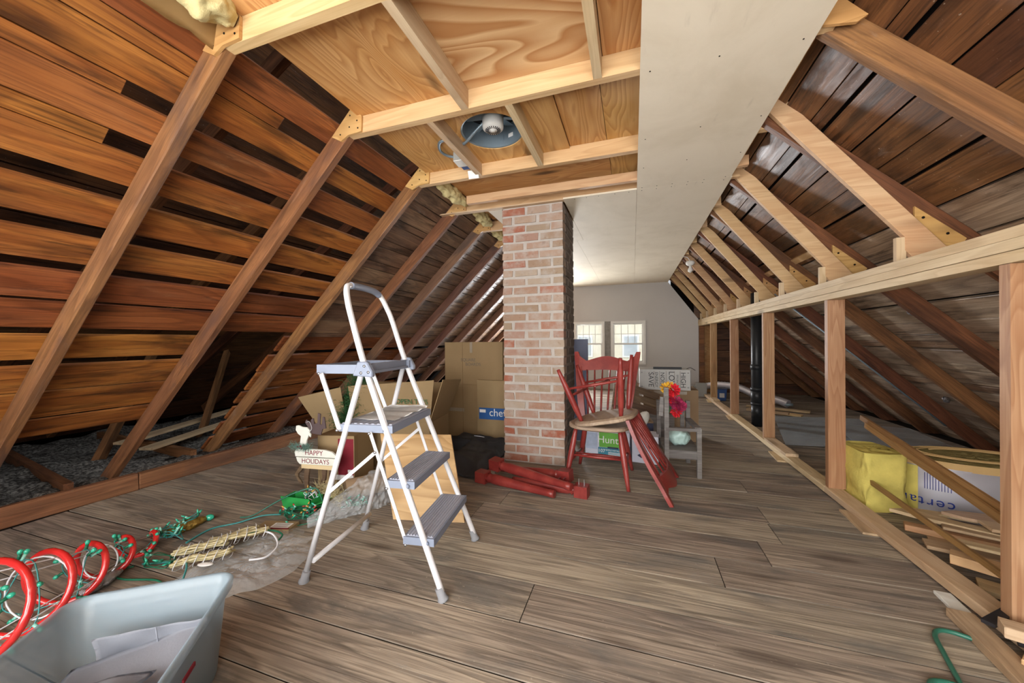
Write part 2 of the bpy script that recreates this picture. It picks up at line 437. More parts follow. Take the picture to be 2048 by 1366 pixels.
def lboard(xa, xb, y0, y1, mat, name='sheathing_board'):
    xc = (xa + xb) / 2; w = abs(xb - xa) * math.hypot(1, SL)
    off = RD + SH / 2 * math.hypot(1, SL)
    return beam(name, (xc, y0, zl(xc, off)), (xc, y1, zl(xc, off)), w, SH, UPL, mat, roofL, 0.0015, subx=3, jit=0.0008)
for k, (xa, xb) in enumerate(LB):
    e1 = 2.29 + random.uniform(-0.02, 0.02)
    if xa < -3.25:
        lboard(xa, xb, 2.24, 4.5, M['sheath_rust']); continue
    if xb > -2.66:
        lboard(xa, xb, -1.05, e1, M['sheath_orange'] if random.random() < .75 else M['sheath_rust'])
    else:
        lboard(xa, xb, -1.05, 1.615 + random.uniform(0, .015), M['sheath_orange'])
    # beyond the third rafter: closer, darker boards
    e0 = e1 + 0.004 if xb > -2.66 else 2.20 + random.uniform(-0.03, 0.03)
    e2 = 4.6 + random.choice([-.6, 0, .6])
    nxt = LB[k + 1][0] if k + 1 < len(LB) else xb
    if xb > -2.66:
        lboard(xa, xb, e0, e2, M['sheath_brown']); lboard(xa, xb, e2 + .004, 7.5, M['sheath_brown'])
        if xb - nxt > 0.02: lboard(xb - 0.004, nxt + 0.005, e0 + 0.02, 7.5, M['sheath_brown'], 'filler_board')
    else:
        lboard(xa, xb, e0, 4.0, M['sheath_rust']); lboard(xa, xb, 4.004, 7.5, M['sheath_brown'])
# narrow filler boards that close some gaps near the camera
for xa, xb, y0, y1 in ((-1.739, -1.778, -1.05, 0.815), (-1.883, -1.931, -1.05, 0.83), (-1.599, -1.645, -1.05, 1.33), (-1.43, -1.50, -1.05, 0.9), (-2.04, -2.09, -1.05, 0.4)):
    lboard(xa, xb, y0, y1, M['sheath_orange'], 'filler_board')

# second roof beyond the sheathing on the left, seen dark through the gaps
roofO = empty('roof_outer', label='dark outer roof boards seen through gaps in the left slope', kind='structure')
for k in range(22):
    xa = -5.75 + k * 0.24
    zc = SL * (xa + 0.11 + 5.8)
    beam('outer_board', (xa + 0.11, -1.05, zc), (xa + 0.11, 4.7, zc), 0.32, 0.02, UPL, M['sheath_dark'], roofO, 0.001)
obox('outer_backing', (-3.2, 1.8, SL * 2.6 + .06), (7.6, 6.0, 0.02), M['skin'], roofO, 0, rot=(0, -math.atan(SL), 0))
for y in (-.9, -.2, 0.7, 1.35, 2.0, 2.7, 3.4):
    beam('outer_rafter', (-5.6, y, SL * 0.2 - .09), (-1.05, y + .25, SL * 3.4 - .09), 0.045, 0.095, UPL, M['rafter_dark'], roofO, 0.003)
for y in (0.2, 1.75, 2.5, 3.1):
    beam('valley_rafter', (-5.4, y + 1.3, 1.6), (-4.2, y, 0.0), 0.045, 0.09, (0, 0, 1), M['rafter_dark'], roofO, 0.003)
obox('end_boarding', (-4.6, 4.6, 1.0), (2.6, 0.03, 2.4), M['sheath_dark'], roofO, 0)
# roof skin above the left boards beyond the third rafter and over the ridge
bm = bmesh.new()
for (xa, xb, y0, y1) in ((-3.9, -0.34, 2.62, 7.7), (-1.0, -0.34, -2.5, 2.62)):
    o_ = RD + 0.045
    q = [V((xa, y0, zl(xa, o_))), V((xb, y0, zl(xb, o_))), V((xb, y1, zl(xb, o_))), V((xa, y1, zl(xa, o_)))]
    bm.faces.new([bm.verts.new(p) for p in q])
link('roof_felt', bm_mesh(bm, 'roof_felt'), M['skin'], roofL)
# eave strip closing the roof at the left below the boards
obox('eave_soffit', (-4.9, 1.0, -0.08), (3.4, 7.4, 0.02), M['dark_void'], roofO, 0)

# loose-fill insulation on the left eave floor
def ins(u, v):
    x = -3.36 - u * 2.2; y = -1.0 + v * 5.5
    return V((x, y, 0.03 + 0.05 * nz(x, y, 0, 2.2) + 0.03 * nz(x, y, 3, 7) + 0.012 * nz(x, y, 5, 23)))
N_ = NT('loose_fill'); P_ = N_.coords(); n_ = N_.noise(P_, 45, 4, 0.7); n2_ = N_.noise(P_, 4, 4, 0.6)
c_ = N_.mix(N_.smooth(n_, 0.4, 0.65), srgb('3b3835'), srgb('8b867f')); c_ = N_.mix(N_.smooth(n2_, 0.5, 0.7), c_, srgb('2a2725'))
N_.bump(n_, 0.8, 0.01); N_.out(c_, 0.95, 0.1); M['loose'] = N_.m
o = grid_sheet('loose_insulation', ins, 60, 120, M['loose'])
tag(o, 'grey loose-fill insulation lying behind the left timber kerb', 'insulation', kind='stuff')
for (a, b, h) in (((-3.5, 0.6, .05), (-5.2, 1.0, .05), .09), ((-3.55, 1.35, .04), (-5.2, 1.6, .06), .08), ((-3.6, 2.1, .04), (-5.2, 2.2, .06), .08)):
    beam('eave_joist', a, b, 0.045, h, (0, 0, 1), M['rafter_dark'], roofO, 0.004)

# ---- right roof slope
roofR = empty('roof_right', label='right roof slope of dark rafters and tight dark sheathing boards', kind='structure')
RR = [-0.9, -0.3, 0.35, 1.0, 1.61, 2.205, 2.935, 3.62, 4.27, 4.93, 5.57, 6.20, 6.82, 7.40]
for y in RR:
    yc = y + 0.0225; x0, x1 = -0.385, 3.05
    beam('rafter', (x0, yc, zr(x0, RD / 2)), (x1, yc, zr(x1, RD / 2)), 0.045, 0.095, UPR, M['rafter'] if y < 2 else M['rafter_dark'], roofR, 0.004, jit=0.0012, subx=8)
x = -0.36; rb = []
while x < 3.1:
    w = random.choice([0.045, 0.062, 0.08, 0.1, 0.112, 0.118, 0.13]); rb.append((x, x + w)); x += w + random.choice([0.003, 0.005, 0.008, 0.012, 0.017])
for k, (xa, xb) in enumerate(rb):
    xc = (xa + xb) / 2; w = (xb - xa) * math.hypot(1, SL); off = RD + SH / 2 * math.hypot(1, SL)
    cut = random.uniform(0.5, 2.0); cut2 = random.choice(RR[6:11]) + .02
    low = xc > 1.40
    m = (M['sheath_pale'] if random.random() < .7 else M['sheath_brown']) if low else M['sheath_dark']
    for y0, y1 in ((-1.05, cut), (cut + .003, cut2), (cut2 + .003, 7.6)):
        beam('sheathing_board', (xc, y0, zr(xc, off)), (xc, y1, zr(xc, off)), w, SH, UPR, m, roofR, 0.0015, subx=3, jit=0.0008)
# roof felt above the boards, torn open along a few gaps where daylight leaks in
bm = bmesh.new()
leaks = {}
for k in range(len(rb) - 1):
    xg = (rb[k][1] + rb[k + 1][0]) / 2
    if 0.7 < xg < 1.35: leaks[k] = True
def fquad(xa, xb, y0, y1):
    o_ = RD + 0.042
    bm.faces.new([bm.verts.new(V((X, Y, zr(X, o_)))) for X, Y in ((xa, y0), (xa, y1), (xb, y1), (xb, y0))])
for k, (xa, xb) in enumerate(rb):
    a = (rb[k - 1][1] + xa) / 2 if k else xa - .05
    b = (xb + rb[k + 1][0]) / 2 if k + 1 < len(rb) else xb + 0.2
    if k in leaks:
        y = -2.5
        fquad(a, xb - .01, -2.5, 7.7)
        cuts = [c + random.uniform(.1, .5) for c in RR[6:] if random.random() < 0.6]
        for c in cuts:
            if c > 7.4: continue
            fquad(xb - .01, b, y, c); y = c + random.uniform(0.03, 0.1)
        fquad(xb - .01, b, y, 7.7)
    else: fquad(a, b, -2.5, 7.7)
link('roof_felt', bm_mesh(bm, 'roof_felt'), M['skin'], roofR)
# short pale battens between right rafters
beam('pale_batten', (1.28, 2.96, zr(1.28, RD - .012)), (1.28, 3.64, zr(1.28, RD - .012)), 0.05, 0.02, UPR, M['lumber'], roofR)
for y0, y1 in ((3.64, 4.28), (4.3, 4.94), (4.95, 5.5)):
    beam('pale_batten', (1.28, y0, zr(1.28, RD - .012)), (1.28, y1, zr(1.28, RD - .012)), 0.05, 0.02, UPR, M['lumber'], roofR)
# new light sister rafters with plywood gussets
for y in RR[5:]:
    su = lambda X: 2.15 - (X - .66) * 1.29            # underside line of the new timber
    prism('sister_rafter', [(0.55, su(.55)), (1.195, su(1.195)), (1.195, 1.40), (1.232, 1.352), (1.38, 1.352), (0.55, su(.55) + .145)], y - 0.040, y - 0.012, M['lumber'], roofR, bev=0.002)
    beam('stub_block', (1.182, y - .026, 1.352), (1.182, y - .026, 1.46), 0.035, 0.022, (0, 1, 0), M['lumber_pale'], roofR, 0.002)
    # gusset on the near face of the old rafter
    X0, X1 = 1.10, 1.42
    prism('gusset', [(1.245, 1.52), (1.245, 1.605), (1.425, 1.44), (1.41, 1.415), (1.35, 1.39)], y - 0.0115, y - 0.0005, M['gusset'], roofR)
    for sx_, sz_ in ((1.275, .03), (1.36, .03)):
        lathe('screw_head', [(0.0, 0.0), (0.006, 0.0), (0.006, 0.002), (0, .002)], M['dark_void'], roofR, 8, M=Matrix.Translation((sx_, y - .0115, zr(sx_, sz_))) @ Matrix.Rotation(PI / 2, 4, 'X'))
# end gusset on the big near rafter
prism('gusset', [(0.60, 2.105), (0.62, 2.19), (0.70, 2.178), (0.77, 2.10), (0.74, 2.083), (0.66, 2.095)], 1.564, 1.576, M['gusset'], roofR)

# eave closures
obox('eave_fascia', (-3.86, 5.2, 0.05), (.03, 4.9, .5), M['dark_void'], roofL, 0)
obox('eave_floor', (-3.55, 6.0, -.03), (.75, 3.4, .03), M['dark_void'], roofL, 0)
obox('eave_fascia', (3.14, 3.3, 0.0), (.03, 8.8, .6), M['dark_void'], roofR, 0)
# ---- ceiling: joists, plywood, painted boards
ceil = empty('ceiling', label='flat ceiling of new joists, bare plywood and painted boards', kind='structure')
JY = [-0.9, -0.3, 0.35, 0.955, 1.578, 2.245, 2.84, 3.40, 3.99, 4.6, 5.2, 5.8, 6.4, 7.0]
jb = 2.102
for y in JY:
    beam('ceiling_joist', (-1.47, y + .019, jb + .0445), (0.69 if abs(y - 1.578) < .01 else 0.70, y + .019, jb + .0445), 0.038, 0.089, (0, 0, 1), M['lumber'], ceil, 0.003)
    if y > 3.2: pass
    # gusset at the left end
    if y > 0.3:
        prism('gusset', [(-1.345, 2.104), (-1.34, 2.185), (-1.408, 2.238), (-1.538, 2.108), (-1.478, 2.075), (-1.43, 2.10)], y - 0.012, y - 0.0005, M['gusset'], ceil)
        for sx_, sz_ in ((-1.365, 2.125), (-1.37, 2.165), (-1.42, 2.14), (-1.48, 2.11), (-1.415, 2.20)):
            lathe('screw_head', [(0.0, 0.0), (0.004, 0.0), (0.004, 0.002), (0, .002)], M['dark_void'], ceil, 8, M=Matrix.Translation((sx_, y - .012, sz_)) @ Matrix.Rotation(PI / 2, 4, 'X'))
for (xb_, y0, y1) in ((-0.75, 0.993, 1.578), (-0.133, 0.993, 1.578), (-0.965, 1.616, 2.245), (-0.545, 1.616, 2.245), (-.5, .39, .955), (-.15, .39, .955)):
    beam('blocking', (xb_, y0, jb + .044), (xb_, y1, jb + .044), 0.036, 0.088, (0, 0, 1), M['lumber_pale'], ceil, 0.003)
pz = jb + 0.089 + 0.007
def panel(x0, x1, y0, y1, mat, z=pz, t=0.012, name='plywood_panel', ang=0):
    if ang:   # grain along Y
        return beam(name, ((x0 + x1) / 2, y0, z), ((x0 + x1) / 2, y1, z), x1 - x0, t, (0, 0, 1), mat, ceil, 0.001)
    return beam(name, (x0, (y0 + y1) / 2, z), (x1, (y0 + y1) / 2, z), y1 - y0, t, (0, 0, 1), mat, ceil, 0.001)
FX, FY, FR = -0.75, 1.93, 0.178           # roof fan opening
def panel_hole(x0, x1, y0, y1, mat):
    bm = bmesh.new(); K = 48
    inner = [bm.verts.new((FX + FR * math.cos(2 * PI * k / K), FY + FR * math.sin(2 * PI * k / K), 0)) for k in range(K)]
    outer = []
    for k in range(K):
        dx, dy = math.cos(2 * PI * k / K), math.sin(2 * PI * k / K)
        t = min([(x1 - FX) / dx if dx > 1e-6 else (x0 - FX) / dx if dx < -1e-6 else 9e9, (y1 - FY) / dy if dy > 1e-6 else (y0 - FY) / dy if dy < -1e-6 else 9e9])
        outer.append(bm.verts.new((FX + t * dx, FY + t * dy, 0)))
    fs = [bm.faces.new((inner[k], outer[k], outer[(k + 1) % K], inner[(k + 1) % K])) for k in range(K)]
    for cx, cy in ((x0, y0), (x1, y0), (x1, y1), (x0, y1)):
        k = min(range(K), key=lambda i: abs(math.atan2(math.sin(2 * PI * (i + .5) / K - math.atan2(cy - FY, cx - FX)), math.cos(2 * PI * (i + .5) / K - math.atan2(cy - FY, cx - FX)))))
        bm.faces.new((outer[k], bm.verts.new((cx, cy, 0)), outer[(k + 1) % K]))
    bmesh.ops.recalc_face_normals(bm, faces=bm.faces[:])
    bmesh.ops.solidify(bm, geom=bm.faces[:], thickness=0.012)
    me = bm_mesh(bm, 'plywood_panel')
    # grain along Y: rotate mesh data so that local X is world Y
    Rm = Matrix.Rotation(-PI / 2, 4, 'Z'); me.transform(Rm)
    return link('plywood_panel', me, M['plywood'], ceil, M=Matrix.Translation((0, 0, pz - .006)) @ Matrix.Rotation(PI / 2, 4, 'Z'))
panel(-1.37, -0.745, -1.0, 0.97, M['plywood'], ang=1); panel(-0.742, 0.70, -1.0, 0.97, M['plywood_cath'])
panel(-1.37, -0.752, 0.972, 1.598, M['plywood'], ang=1)
panel(-0.748, -0.115, 0.972, 1.598, M['plywood_cath'])
panel(-0.112, 0.70, 0.972, 1.598, M['plywood'], ang=1)
panel_hole(-1.37, -0.36, 1.60, 2.262, M['plywood'])
panel(-0.357, -0.14, 1.60, 2.262, M['plywood'], ang=1); panel(-0.137, 0.70, 1.60, 2.262, M['plywood'], ang=1)
panel(-1.30, -0.137, 2.265, 2.80, M['plywood']); panel(-0.134, 0.70, 2.265, 2.80, M['plywood'], ang=1)
panel(-1.30, 0.70, 2.802, 7.5, M['plywood'])
# low double plate in front of the chimney
beam('strap_board', (-1.59, 2.83, 2.096), (0.035, 2.845, 2.096), 0.05, 0.010, (0, 0, 1), M['lumber_pale'], ceil, 0.001)
beam('header_board', (-1.25, 2.66, jb + .02), (0.70, 2.66, jb + .02), 0.036, 0.062, (0, 0, 1), M['lumber'], ceil, 0.002)
# painted ceiling boards
def cpanel(x0, x1, y0, y1):
    return panel(x0, x1, y0, y1, M['ceiling'], 2.096, 0.012, 'painted_panel', 1)
cpanel(0.036, 0.637, -1.0, 0.40); cpanel(0.036, 0.637, 0.4015, 2.803)
for y0, y1 in ((2.8055, 4.02), (4.0215, 5.24), (5.2415, 6.46), (6.4615, 7.55)):
    cpanel(0.036, 0.645, y0, y1)
    cpanel(-0.505 if y0 < 3 else -0.575, 0.0345, y0, y1)
    if y0 > 3: cpanel(-1.18, -0.5765, y0, y1)
cpanel(-1.15, -1.03, 2.86, 3.6); cpanel(-1.02, -0.507, 3.365, 4.02)
def screw(x, y):
    return lathe('screw_head', [(0.0, 0.0), (0.0032, 0.0), (0.0032, 0.0015), (0, .0015)], M['dark_void'], ceil, 8, loc=(x, y, 2.0889))
for y in (1.2, 1.6, 2.1, 2.45):
    for x in (0.07, 0.33, 0.6): screw(x + random.uniform(-.01, .01), y + random.uniform(-.02, .02))
for x in (-0.42, -.33, -.24, -.12, -.02, 0.07, .17, .27, .37, .47, .6): screw(x, 2.785 if x > .04 else 2.835); screw(x, 2.835)

# ---- far gable wall, windows
wf = empty('wall_far', label='grey painted far gable wall around the two windows', kind='structure')
YW = 7.56
def wpanel(x0, x1, z0, z1, name='wallboard', mat=None, y=YW, t=0.04):
    return obox(name, ((x0 + x1) / 2, y + t / 2, (z0 + z1) / 2), (x1 - x0, t, z1 - z0), mat or M['wall_grey'], wf, 0.001)
W1 = (-1.158, -0.54); W2 = (-0.42, 0.237); WZ = (0.505, 1.362)
bm = bmesh.new()
def face_xz(pts, y0=YW, y1=YW + .04):
    prism_bm(bm, pts, y0, y1)
face_xz([(-2.3, WZ[1]), (1.168, WZ[1]), (0.638, 2.10), (-1.4, 2.10)])
face_xz([(W2[1], -0.02), (1.168, -0.02), (1.168, WZ[1]), (W2[1], WZ[1])])
W0 = (-2.03, -1.24)
face_xz([(-3.7, -0.02), (W0[0], -0.02), (W0[0], WZ[1]), (-2.3, WZ[1])])
face_xz([(W0[1], -0.02), (W1[0], -0.02), (W1[0], WZ[1]), (W0[1], WZ[1])])
face_xz([(W0[0], -0.02), (W0[1], -0.02), (W0[1], WZ[0] - .08), (W0[0], WZ[0] - .08)])
face_xz([(W1[0], -0.02), (W2[1], -0.02), (W2[1], WZ[0]), (W1[0], WZ[0])])
bmesh.ops.recalc_face_normals(bm, faces=bm.faces[:])
link('wallboard', bm_mesh(bm, 'wallboard'), M['wall_grey'], wf)
bm = bmesh.new(); face_xz([(-3.9, -0.1), (-3.9, 0.1), (-0.38, 3.5), (-.38, 2.10), (-1.45, 2.10), (-3.65, -0.1)])
bmesh.ops.recalc_face_normals(bm, faces=bm.faces[:]); link('gable_upper', bm_mesh(bm, 'gable_upper'), M['sheath_dark'], wf)
M['post_old'] = plain('peeling_grey_post', '8d8b88', 0.8, 0.2, mott=0.5, mscale=14, bump=0.4)
obox('mullion_post', (-0.48, YW + .01, (WZ[0] + WZ[1]) / 2), (0.118, 0.06, WZ[1] - WZ[0]), M['post_old'], wf, 0.003)
for k in range(14):
    z = -0.02 + k * 0.2
    obox('gable_board', (2.0, YW + 0.06, z + 0.098), (1.8, 0.025, 0.192), M['sheath_dark'], wf, 0.002)
obox('gable_backing', (1.9, YW + .09, 1.2), (2.4, .02, 2.9), M['skin'], wf, 0)
obox('gable_backing', (-2.2, YW + .09, 1.6), (4.2, .02, 3.4), M['skin'], wf, 0) if False else None
obox('gable_stud', (1.215, YW - .02, 0.62), (0.085, 0.045, 1.25), M['rafter'], wf, 0.002)
obox('gable_panel', (1.31, YW + .02, 0.62), (0.12, 0.02, 1.25), M['gusset'], wf, 0.002)
def window(name, x0, x1, label, y=YW, flip=1, zz=WZ, out=True):
    w = empty(name, ((x0 + x1) / 2, y, zz[0]), label=label, kind='structure')
    W = x1 - x0; H = zz[1] - zz[0]; f = 0.045
    def bx(nm, cx, cz, sx, sz, d=0.06, dy=0.0, parent=None, mat=None):
        o = obox(nm, (cx, dy * flip, cz), (sx, d, sz), mat or M['white_frame'], parent or w, 0.003); return o
    bx('frame_jamb', -W / 2 + f / 2, H / 2, f, H); bx('frame_jamb', W / 2 - f / 2, H / 2, f, H)
    bx('frame_head', 0, H - f / 2, W - 2 * f, f); bx('window_sill', 0, f / 2, W - 2 * f, f, 0.09)
    hm = H * 0.455
    iw = W - 2 * f - .004
    for nm, z0, z1, dy in (('upper_sash', hm, H - f, 0.012), ('lower_sash', f, hm + .03, -0.014)):
        r = 0.024
        zc = (z0 + z1) / 2
        s = bx(nm, 0, z1 - r / 2, iw, r, .022, dy)
        base = V((0, dy * flip, z1 - r / 2))
        def sub(n2, cx, cz, sx, sz, d=.022, mat=None):
            o = obox(n2, (cx, 0, cz - base.z), (sx, d, sz), mat or M['white_frame'], s, 0.001); return o
        sub('rail', 0, z0 + r / 2, iw, r + .008)
        sub('stile', -iw / 2 + r / 2, zc, r, z1 - z0 - 2 * r - .01); sub('stile', iw / 2 - r / 2, zc, r, z1 - z0 - 2 * r - .01)
        gw = iw - 2 * r
        if nm == 'upper_sash':
            for k in (1, 2, 3): sub('muntin', -gw / 2 + gw * k / 4, zc, 0.010, z1 - z0 - 2 * r - .01, .012)
            sub('muntin', 0, zc, gw, 0.010, .010)
        sub('pane', 0, zc, gw, z1 - z0 - 2 * r, .003, M['glass'])
    return w
window('window_6', *W0, 'white sash window in the far gable hidden behind the chimney', zz=(WZ[0] - .08, WZ[1]))  # unseen window, added to let more light into the far end
window('window_1', *W1, 'white sash window beside the chimney on the far wall')
window('window_2', *W2, 'white sash window to the right of the grey post on the far wall')

# near gable wall behind the camera, with unseen windows added for light
wb = empty('wall_back', label='near gable wall behind the camera', kind='structure')
YB = -1.05
bm = bmesh.new()
BW = [(-2.25, -1.13), (-1.07, 0.05), (0.11, 1.2)]; BZ = (0.2, 1.9)
prism_bm(bm, [(-5.8, -0.1), (3.1, -0.1), (3.1, BZ[0]), (-5.8, BZ[0])], YB, YB - .05)
prism_bm(bm, [(-5.8, BZ[0]), (BW[0][0], BZ[0]), (BW[0][0], BZ[1]), (-5.8, BZ[1])], YB, YB - .05)
prism_bm(bm, [(BW[2][1], BZ[0]), (3.1, BZ[0]), (3.1, BZ[1]), (BW[2][1], BZ[1])], YB, YB - .05)
for a, b in ((BW[0][1], BW[1][0]), (BW[1][1], BW[2][0])):
    prism_bm(bm, [(a, BZ[0]), (b, BZ[0]), (b, BZ[1]), (a, BZ[1])], YB, YB - .05)
prism_bm(bm, [(-5.8, BZ[1]), (3.1, BZ[1]), (3.1, 3.6), (-5.8, 3.6)], YB, YB - .05)
bmesh.ops.recalc_face_normals(bm, faces=bm.faces[:])
link('wallboard', bm_mesh(bm, 'wallboard'), M['wall_grey'], wb)
for k, (a, b) in enumerate(BW):
    window('window_%d' % (k + 3), a, b, 'white sash window in the near gable, %s' % ('left', 'middle', 'right')[k], YB, -1, BZ)

# ---- knee wall framing on the right
kw = empty('wall_right', label='open knee wall of new studs between plates on the right', kind='structure')
for k in range(3):
    z = 1.236 + 0.0385 * k + .019
    beam('top_plate', (1.205 + (.002, -.002, .001)[k], 0.2, z), (1.205 + (.002, -.002, .001)[k], 7.55, z), 0.09, 0.0365, (0, 0, 1), M['lumber_pale'], kw, 0.003)
for a, b in ((0.3, 2.83), (2.834, 5.22), (5.224, 7.5)):
    beam('bottom_plate', (1.197, a, 0.030), (1.197, b, 0.030), 0.09, 0.038, (0, 0, 1), M['lumber_pale'], kw, 0.004, subx=4, jit=0.0015)
for y in (0.45, 1.633, 2.803, 3.995, 5.205, 6.44):
    obox_ = beam('stud', (1.2095, y + .019, 0.05), (1.2095, y + .019, 1.235), 0.038, 0.089, (1, 0, 0), M['stud'], kw, 0.003)
for y, dx in ((2.45, -0.03), (3.6, -.03), (5.2, -.02), (6.5, -.02), (1.4, .02)):
    beam('shim', (1.17 + dx, y - .15, .006), (1.19 + dx, y + .12, .006), 0.085, 0.011, (0, 0, 1), M['scrap'], kw, 0.001)
beam('plate_block', (1.197, 3.45, 0.062), (1.197, 3.95, 0.062), 0.088, 0.024, (0, 0, 1), M['lumber_pale'], kw, 0.002)
beam('plate_block', (1.19, 6.15, 0.062), (1.19, 6.42, 0.062), 0.088, 0.024, (0, 0, 1), M['lumber_pale'], kw, 0.002)

# ---- chimney
ch = empty('chimney', (-0.7685, 3.105, 0), label='square whitewashed brick chimney standing in the middle of the attic', cat='chimney')
CW, CD = 0.505, 0.512
obox('mortar_core', (0, 0, 1.045), (CW - .008, CD - .008, 2.09), M['mortar'], ch, 0)
obox('sooty_side_core', (CW / 2 - .006, 0.004, 1.045), (0.008, CD - .016, 2.09), M['soot'], ch, 0)  # right face, painted darker as its shade
ncs = 29; chh = 2.088 / ncs
blens = {}
def brick_at(cx, cy, cz, sx, sy, sz, mat):
    me = bev_box('brick', sx, sy, sz, 0.007, jit=0.0032)
    o = link('brick', me, mat, ch, loc=(cx + random.uniform(-.0015, .0015), cy + random.uniform(-.002, .001), cz))
    o.rotation_euler = (random.uniform(-.006, .006), random.uniform(-.006, .006), random.uniform(-.004, .004))
    return o
for c in range(ncs):
    z = (c + .5) * chh; hb = chh - random.uniform(0.016, 0.023)
    b1, b2 = 0.190, 0.087
    if c % 2: seq = [b2, b1, b1]
    else: seq = [b1, b1, b2]
    seq = [q + random.uniform(-.013, .010) for q in seq]
    j = (CW - sum(seq)) / 2
    x = -CW / 2
    for q in seq:
        brick_at(x + q / 2, -CD / 2 + .045, z, q, 0.095, hb + random.uniform(-.003, .003), M['brick']); x += q + j
    seq2 = [b1, b1 + .008] if c % 2 else [b2, b1, b2 + .012]
    tot = CD - .105; j2 = (tot - sum(seq2)) / max(1, len(seq2) - 1 + .5); y = -CD / 2 + .105
    for q in seq2:
        brick_at(CW / 2 - .044, y + q / 2, z, 0.092, q, hb, M['soot_brick']); y += q + j2
    y = -CD / 2 + .105
    for q in seq2:
        brick_at(-CW / 2 + .044, y + q / 2, z, 0.092, q, hb, M['brick']); y += q + j2

# ---- outside: neighbouring house across the yard, seen through the far windows
N_ = NT('cream_siding'); M['siding'] = plain('cream_siding', 'd8cdb8', 0.8, 0.2, mott=0.06)
M['yard'] = plain('yard_ground', '8a8a72', 0.95, 0.1, mott=0.2, mscale=2)
nh = empty('neighbour_house', (-1.5, 17.0, -3.2), label='cream clapboard house outside the far windows', cat='house')
for k in range(34):
    obox('clapboard', (0, 0, 0.1 + k * 0.16), (11, 0.04, 0.17), M['siding'], nh, 0, rot=(0.08, 0, 0))
for xx in (-2.6, -0.6, 1.4, 3.2):
    f_ = obox('window', (xx, -0.06, 3.9), (0.7, 0.06, 1.0), M['white_frame'], nh, 0.01)
    obox('pane', (0, -0.035, 0), (0.56, 0.02, 0.86), plain('dark_pane', 'a3a8ac', 0.3, 0.4), f_, 0.002)
obox('eave', (0, -0.15, 5.6), (11.4, 0.5, 0.2), M['white_frame'], nh, 0.01)
M['shingle'] = plain('grey_shingles', '8f8d8c', 0.9, 0.1, mott=0.2, mscale=20)
obox('roof', (0, 1.2, 6.6), (11.6, 3.4, 0.12), M['shingle'], nh, 0.01, rot=(0.7, 0, 0))
g_ = obox('yard', (0, 14, -3.25), (60, 40, 0.1), M['yard'], None, 0); tag(g_, 'yard ground between the attic and the cream house', None, kind='structure')

# ================================================================== OBJECT MATERIALS
M['white_metal'] = plain('white_enamel', 'd2d2d5', 0.35, 0.5, mott=0.04)
M['grey_plastic'] = plain('blue_grey_plastic', '7d8698', 0.45, 0.4, mott=0.06)
M['tread'] = plain('dark_grey_tread', 'a0a4b2', 0.55, 0.35, mott=0.12)
M['rubber'] = plain('grey_rubber', '8d8f94', 0.7, 0.25)
M['steel'] = plain('rivet_steel', 'b5b7ba', 0.3, 0.5, 0.9)
M['galv'] = plain('galvanised_steel', '93a5b1', 0.45, 0.5, 0.6, mott=0.15, mscale=12)
M['paper'] = plain('newsprint', 'f2f0ec', 0.8, 0.1, mott=0.18, mscale=30)
def mat_red():
    N = NT('red_paint'); P = N.coords(); n = N.noise(P, 9, 4, 0.6); w = N.noise(P, 30, 3, .6)
    col = N.mix(N.smooth(n, 0.35, 0.7), srgb('7a2a27'), srgb('903a33'))
    col = N.mix(N.math('MULTIPLY', N.smooth(w, 0.68, 0.78), 0.5), col, srgb('c98a70'))
    return N.out(col, 0.36, 0.45)
M['red'] = mat_red()
M['seatwood'] = wood('seat_underside_wood', '6e584a', '9a8474', 'ad967f', 0.14, 9, 8, 0.35, 0.3, 0.05, '8a7468', 0.5, 2.0, 0.5, 0.35, 0, 0.1)
def mat_card(name, h):
    N = NT(name); P = N.coords(); n = N.noise(P, 4, 5, 0.6); k = N.noise(N.vmul(P, (160, 6, 3)), 1, 2, .5)
    col = N.hsv(srgb(h), 0.5, 1.0, N.math('MULTIPLY_ADD', n, .3, .85)); N.bump(k, 0.05, 0.002)
    return N.out(col, 0.8, 0.15)
M['card'] = mat_card('brown_cardboard', '8f7858'); M['card2'] = mat_card('tan_cardboard', '96805f'); M['card3'] = mat_card('dull_cardboard', '8a735a')
M['card_in'] = mat_card('cardboard_inside', '8a7152')
M['tape'] = plain('brown_tape', '8f8373', 0.3, 0.5, mott=0.2)
M['ink'] = plain('grey_ink', '6b6258', 0.8, 0.1); M['ink_dark'] = plain('dark_ink', '3c3e40', 0.7, 0.2)
M['ink_green'] = plain('green_marker', '3f6b4a', 0.8, 0.1); M['ink_red'] = plain('dark_red_ink', '7c2430', 0.7, 0.2)
M['ink_blue'] = plain('blue_ink', '2a3c8a', 0.6, 0.2); M['ink_white'] = plain('white_ink', 'e8e8e6', 0.7, 0.2)
M['blue_print'] = plain('blue_print', '2b5a97', 0.6, 0.3); M['green_print'] = plain('lime_print', '6fb24a', 0.6, 0.3)
M['teal_print'] = plain('teal_print', '3d7f95', 0.6, 0.3); M['navy'] = plain('navy_print', '353a52', 0.6, 0.3); M['lav'] = plain('pale_lilac_card', 'c9cbd9', 0.7, 0.2, mott=0.08)
M['cream'] = plain('cream_paint', 'dedfd6', 0.7, 0.2, mott=0.1, mscale=16); M['darkwood'] = wood('dark_stained_wood', '3b2c22', '64503f', '75604c', .15, 9, 8, .4, .4, .1, None, 0, 1, .7, .2, 0, .2)
M['antler'] = plain('dusky_brown_paint', '594b4c', 0.7, 0.2, mott=0.1)
M['needle'] = plain('dark_green_needles', '2f5a34', 0.7, 0.2, mott=0.3, mscale=30); M['needle_pale'] = plain('frosted_needles', '6f8f84', 0.7, 0.2, mott=0.3, mscale=30)
M['green_card'] = plain('green_carton', '2f9a4c', 0.55, 0.3, mott=0.06)
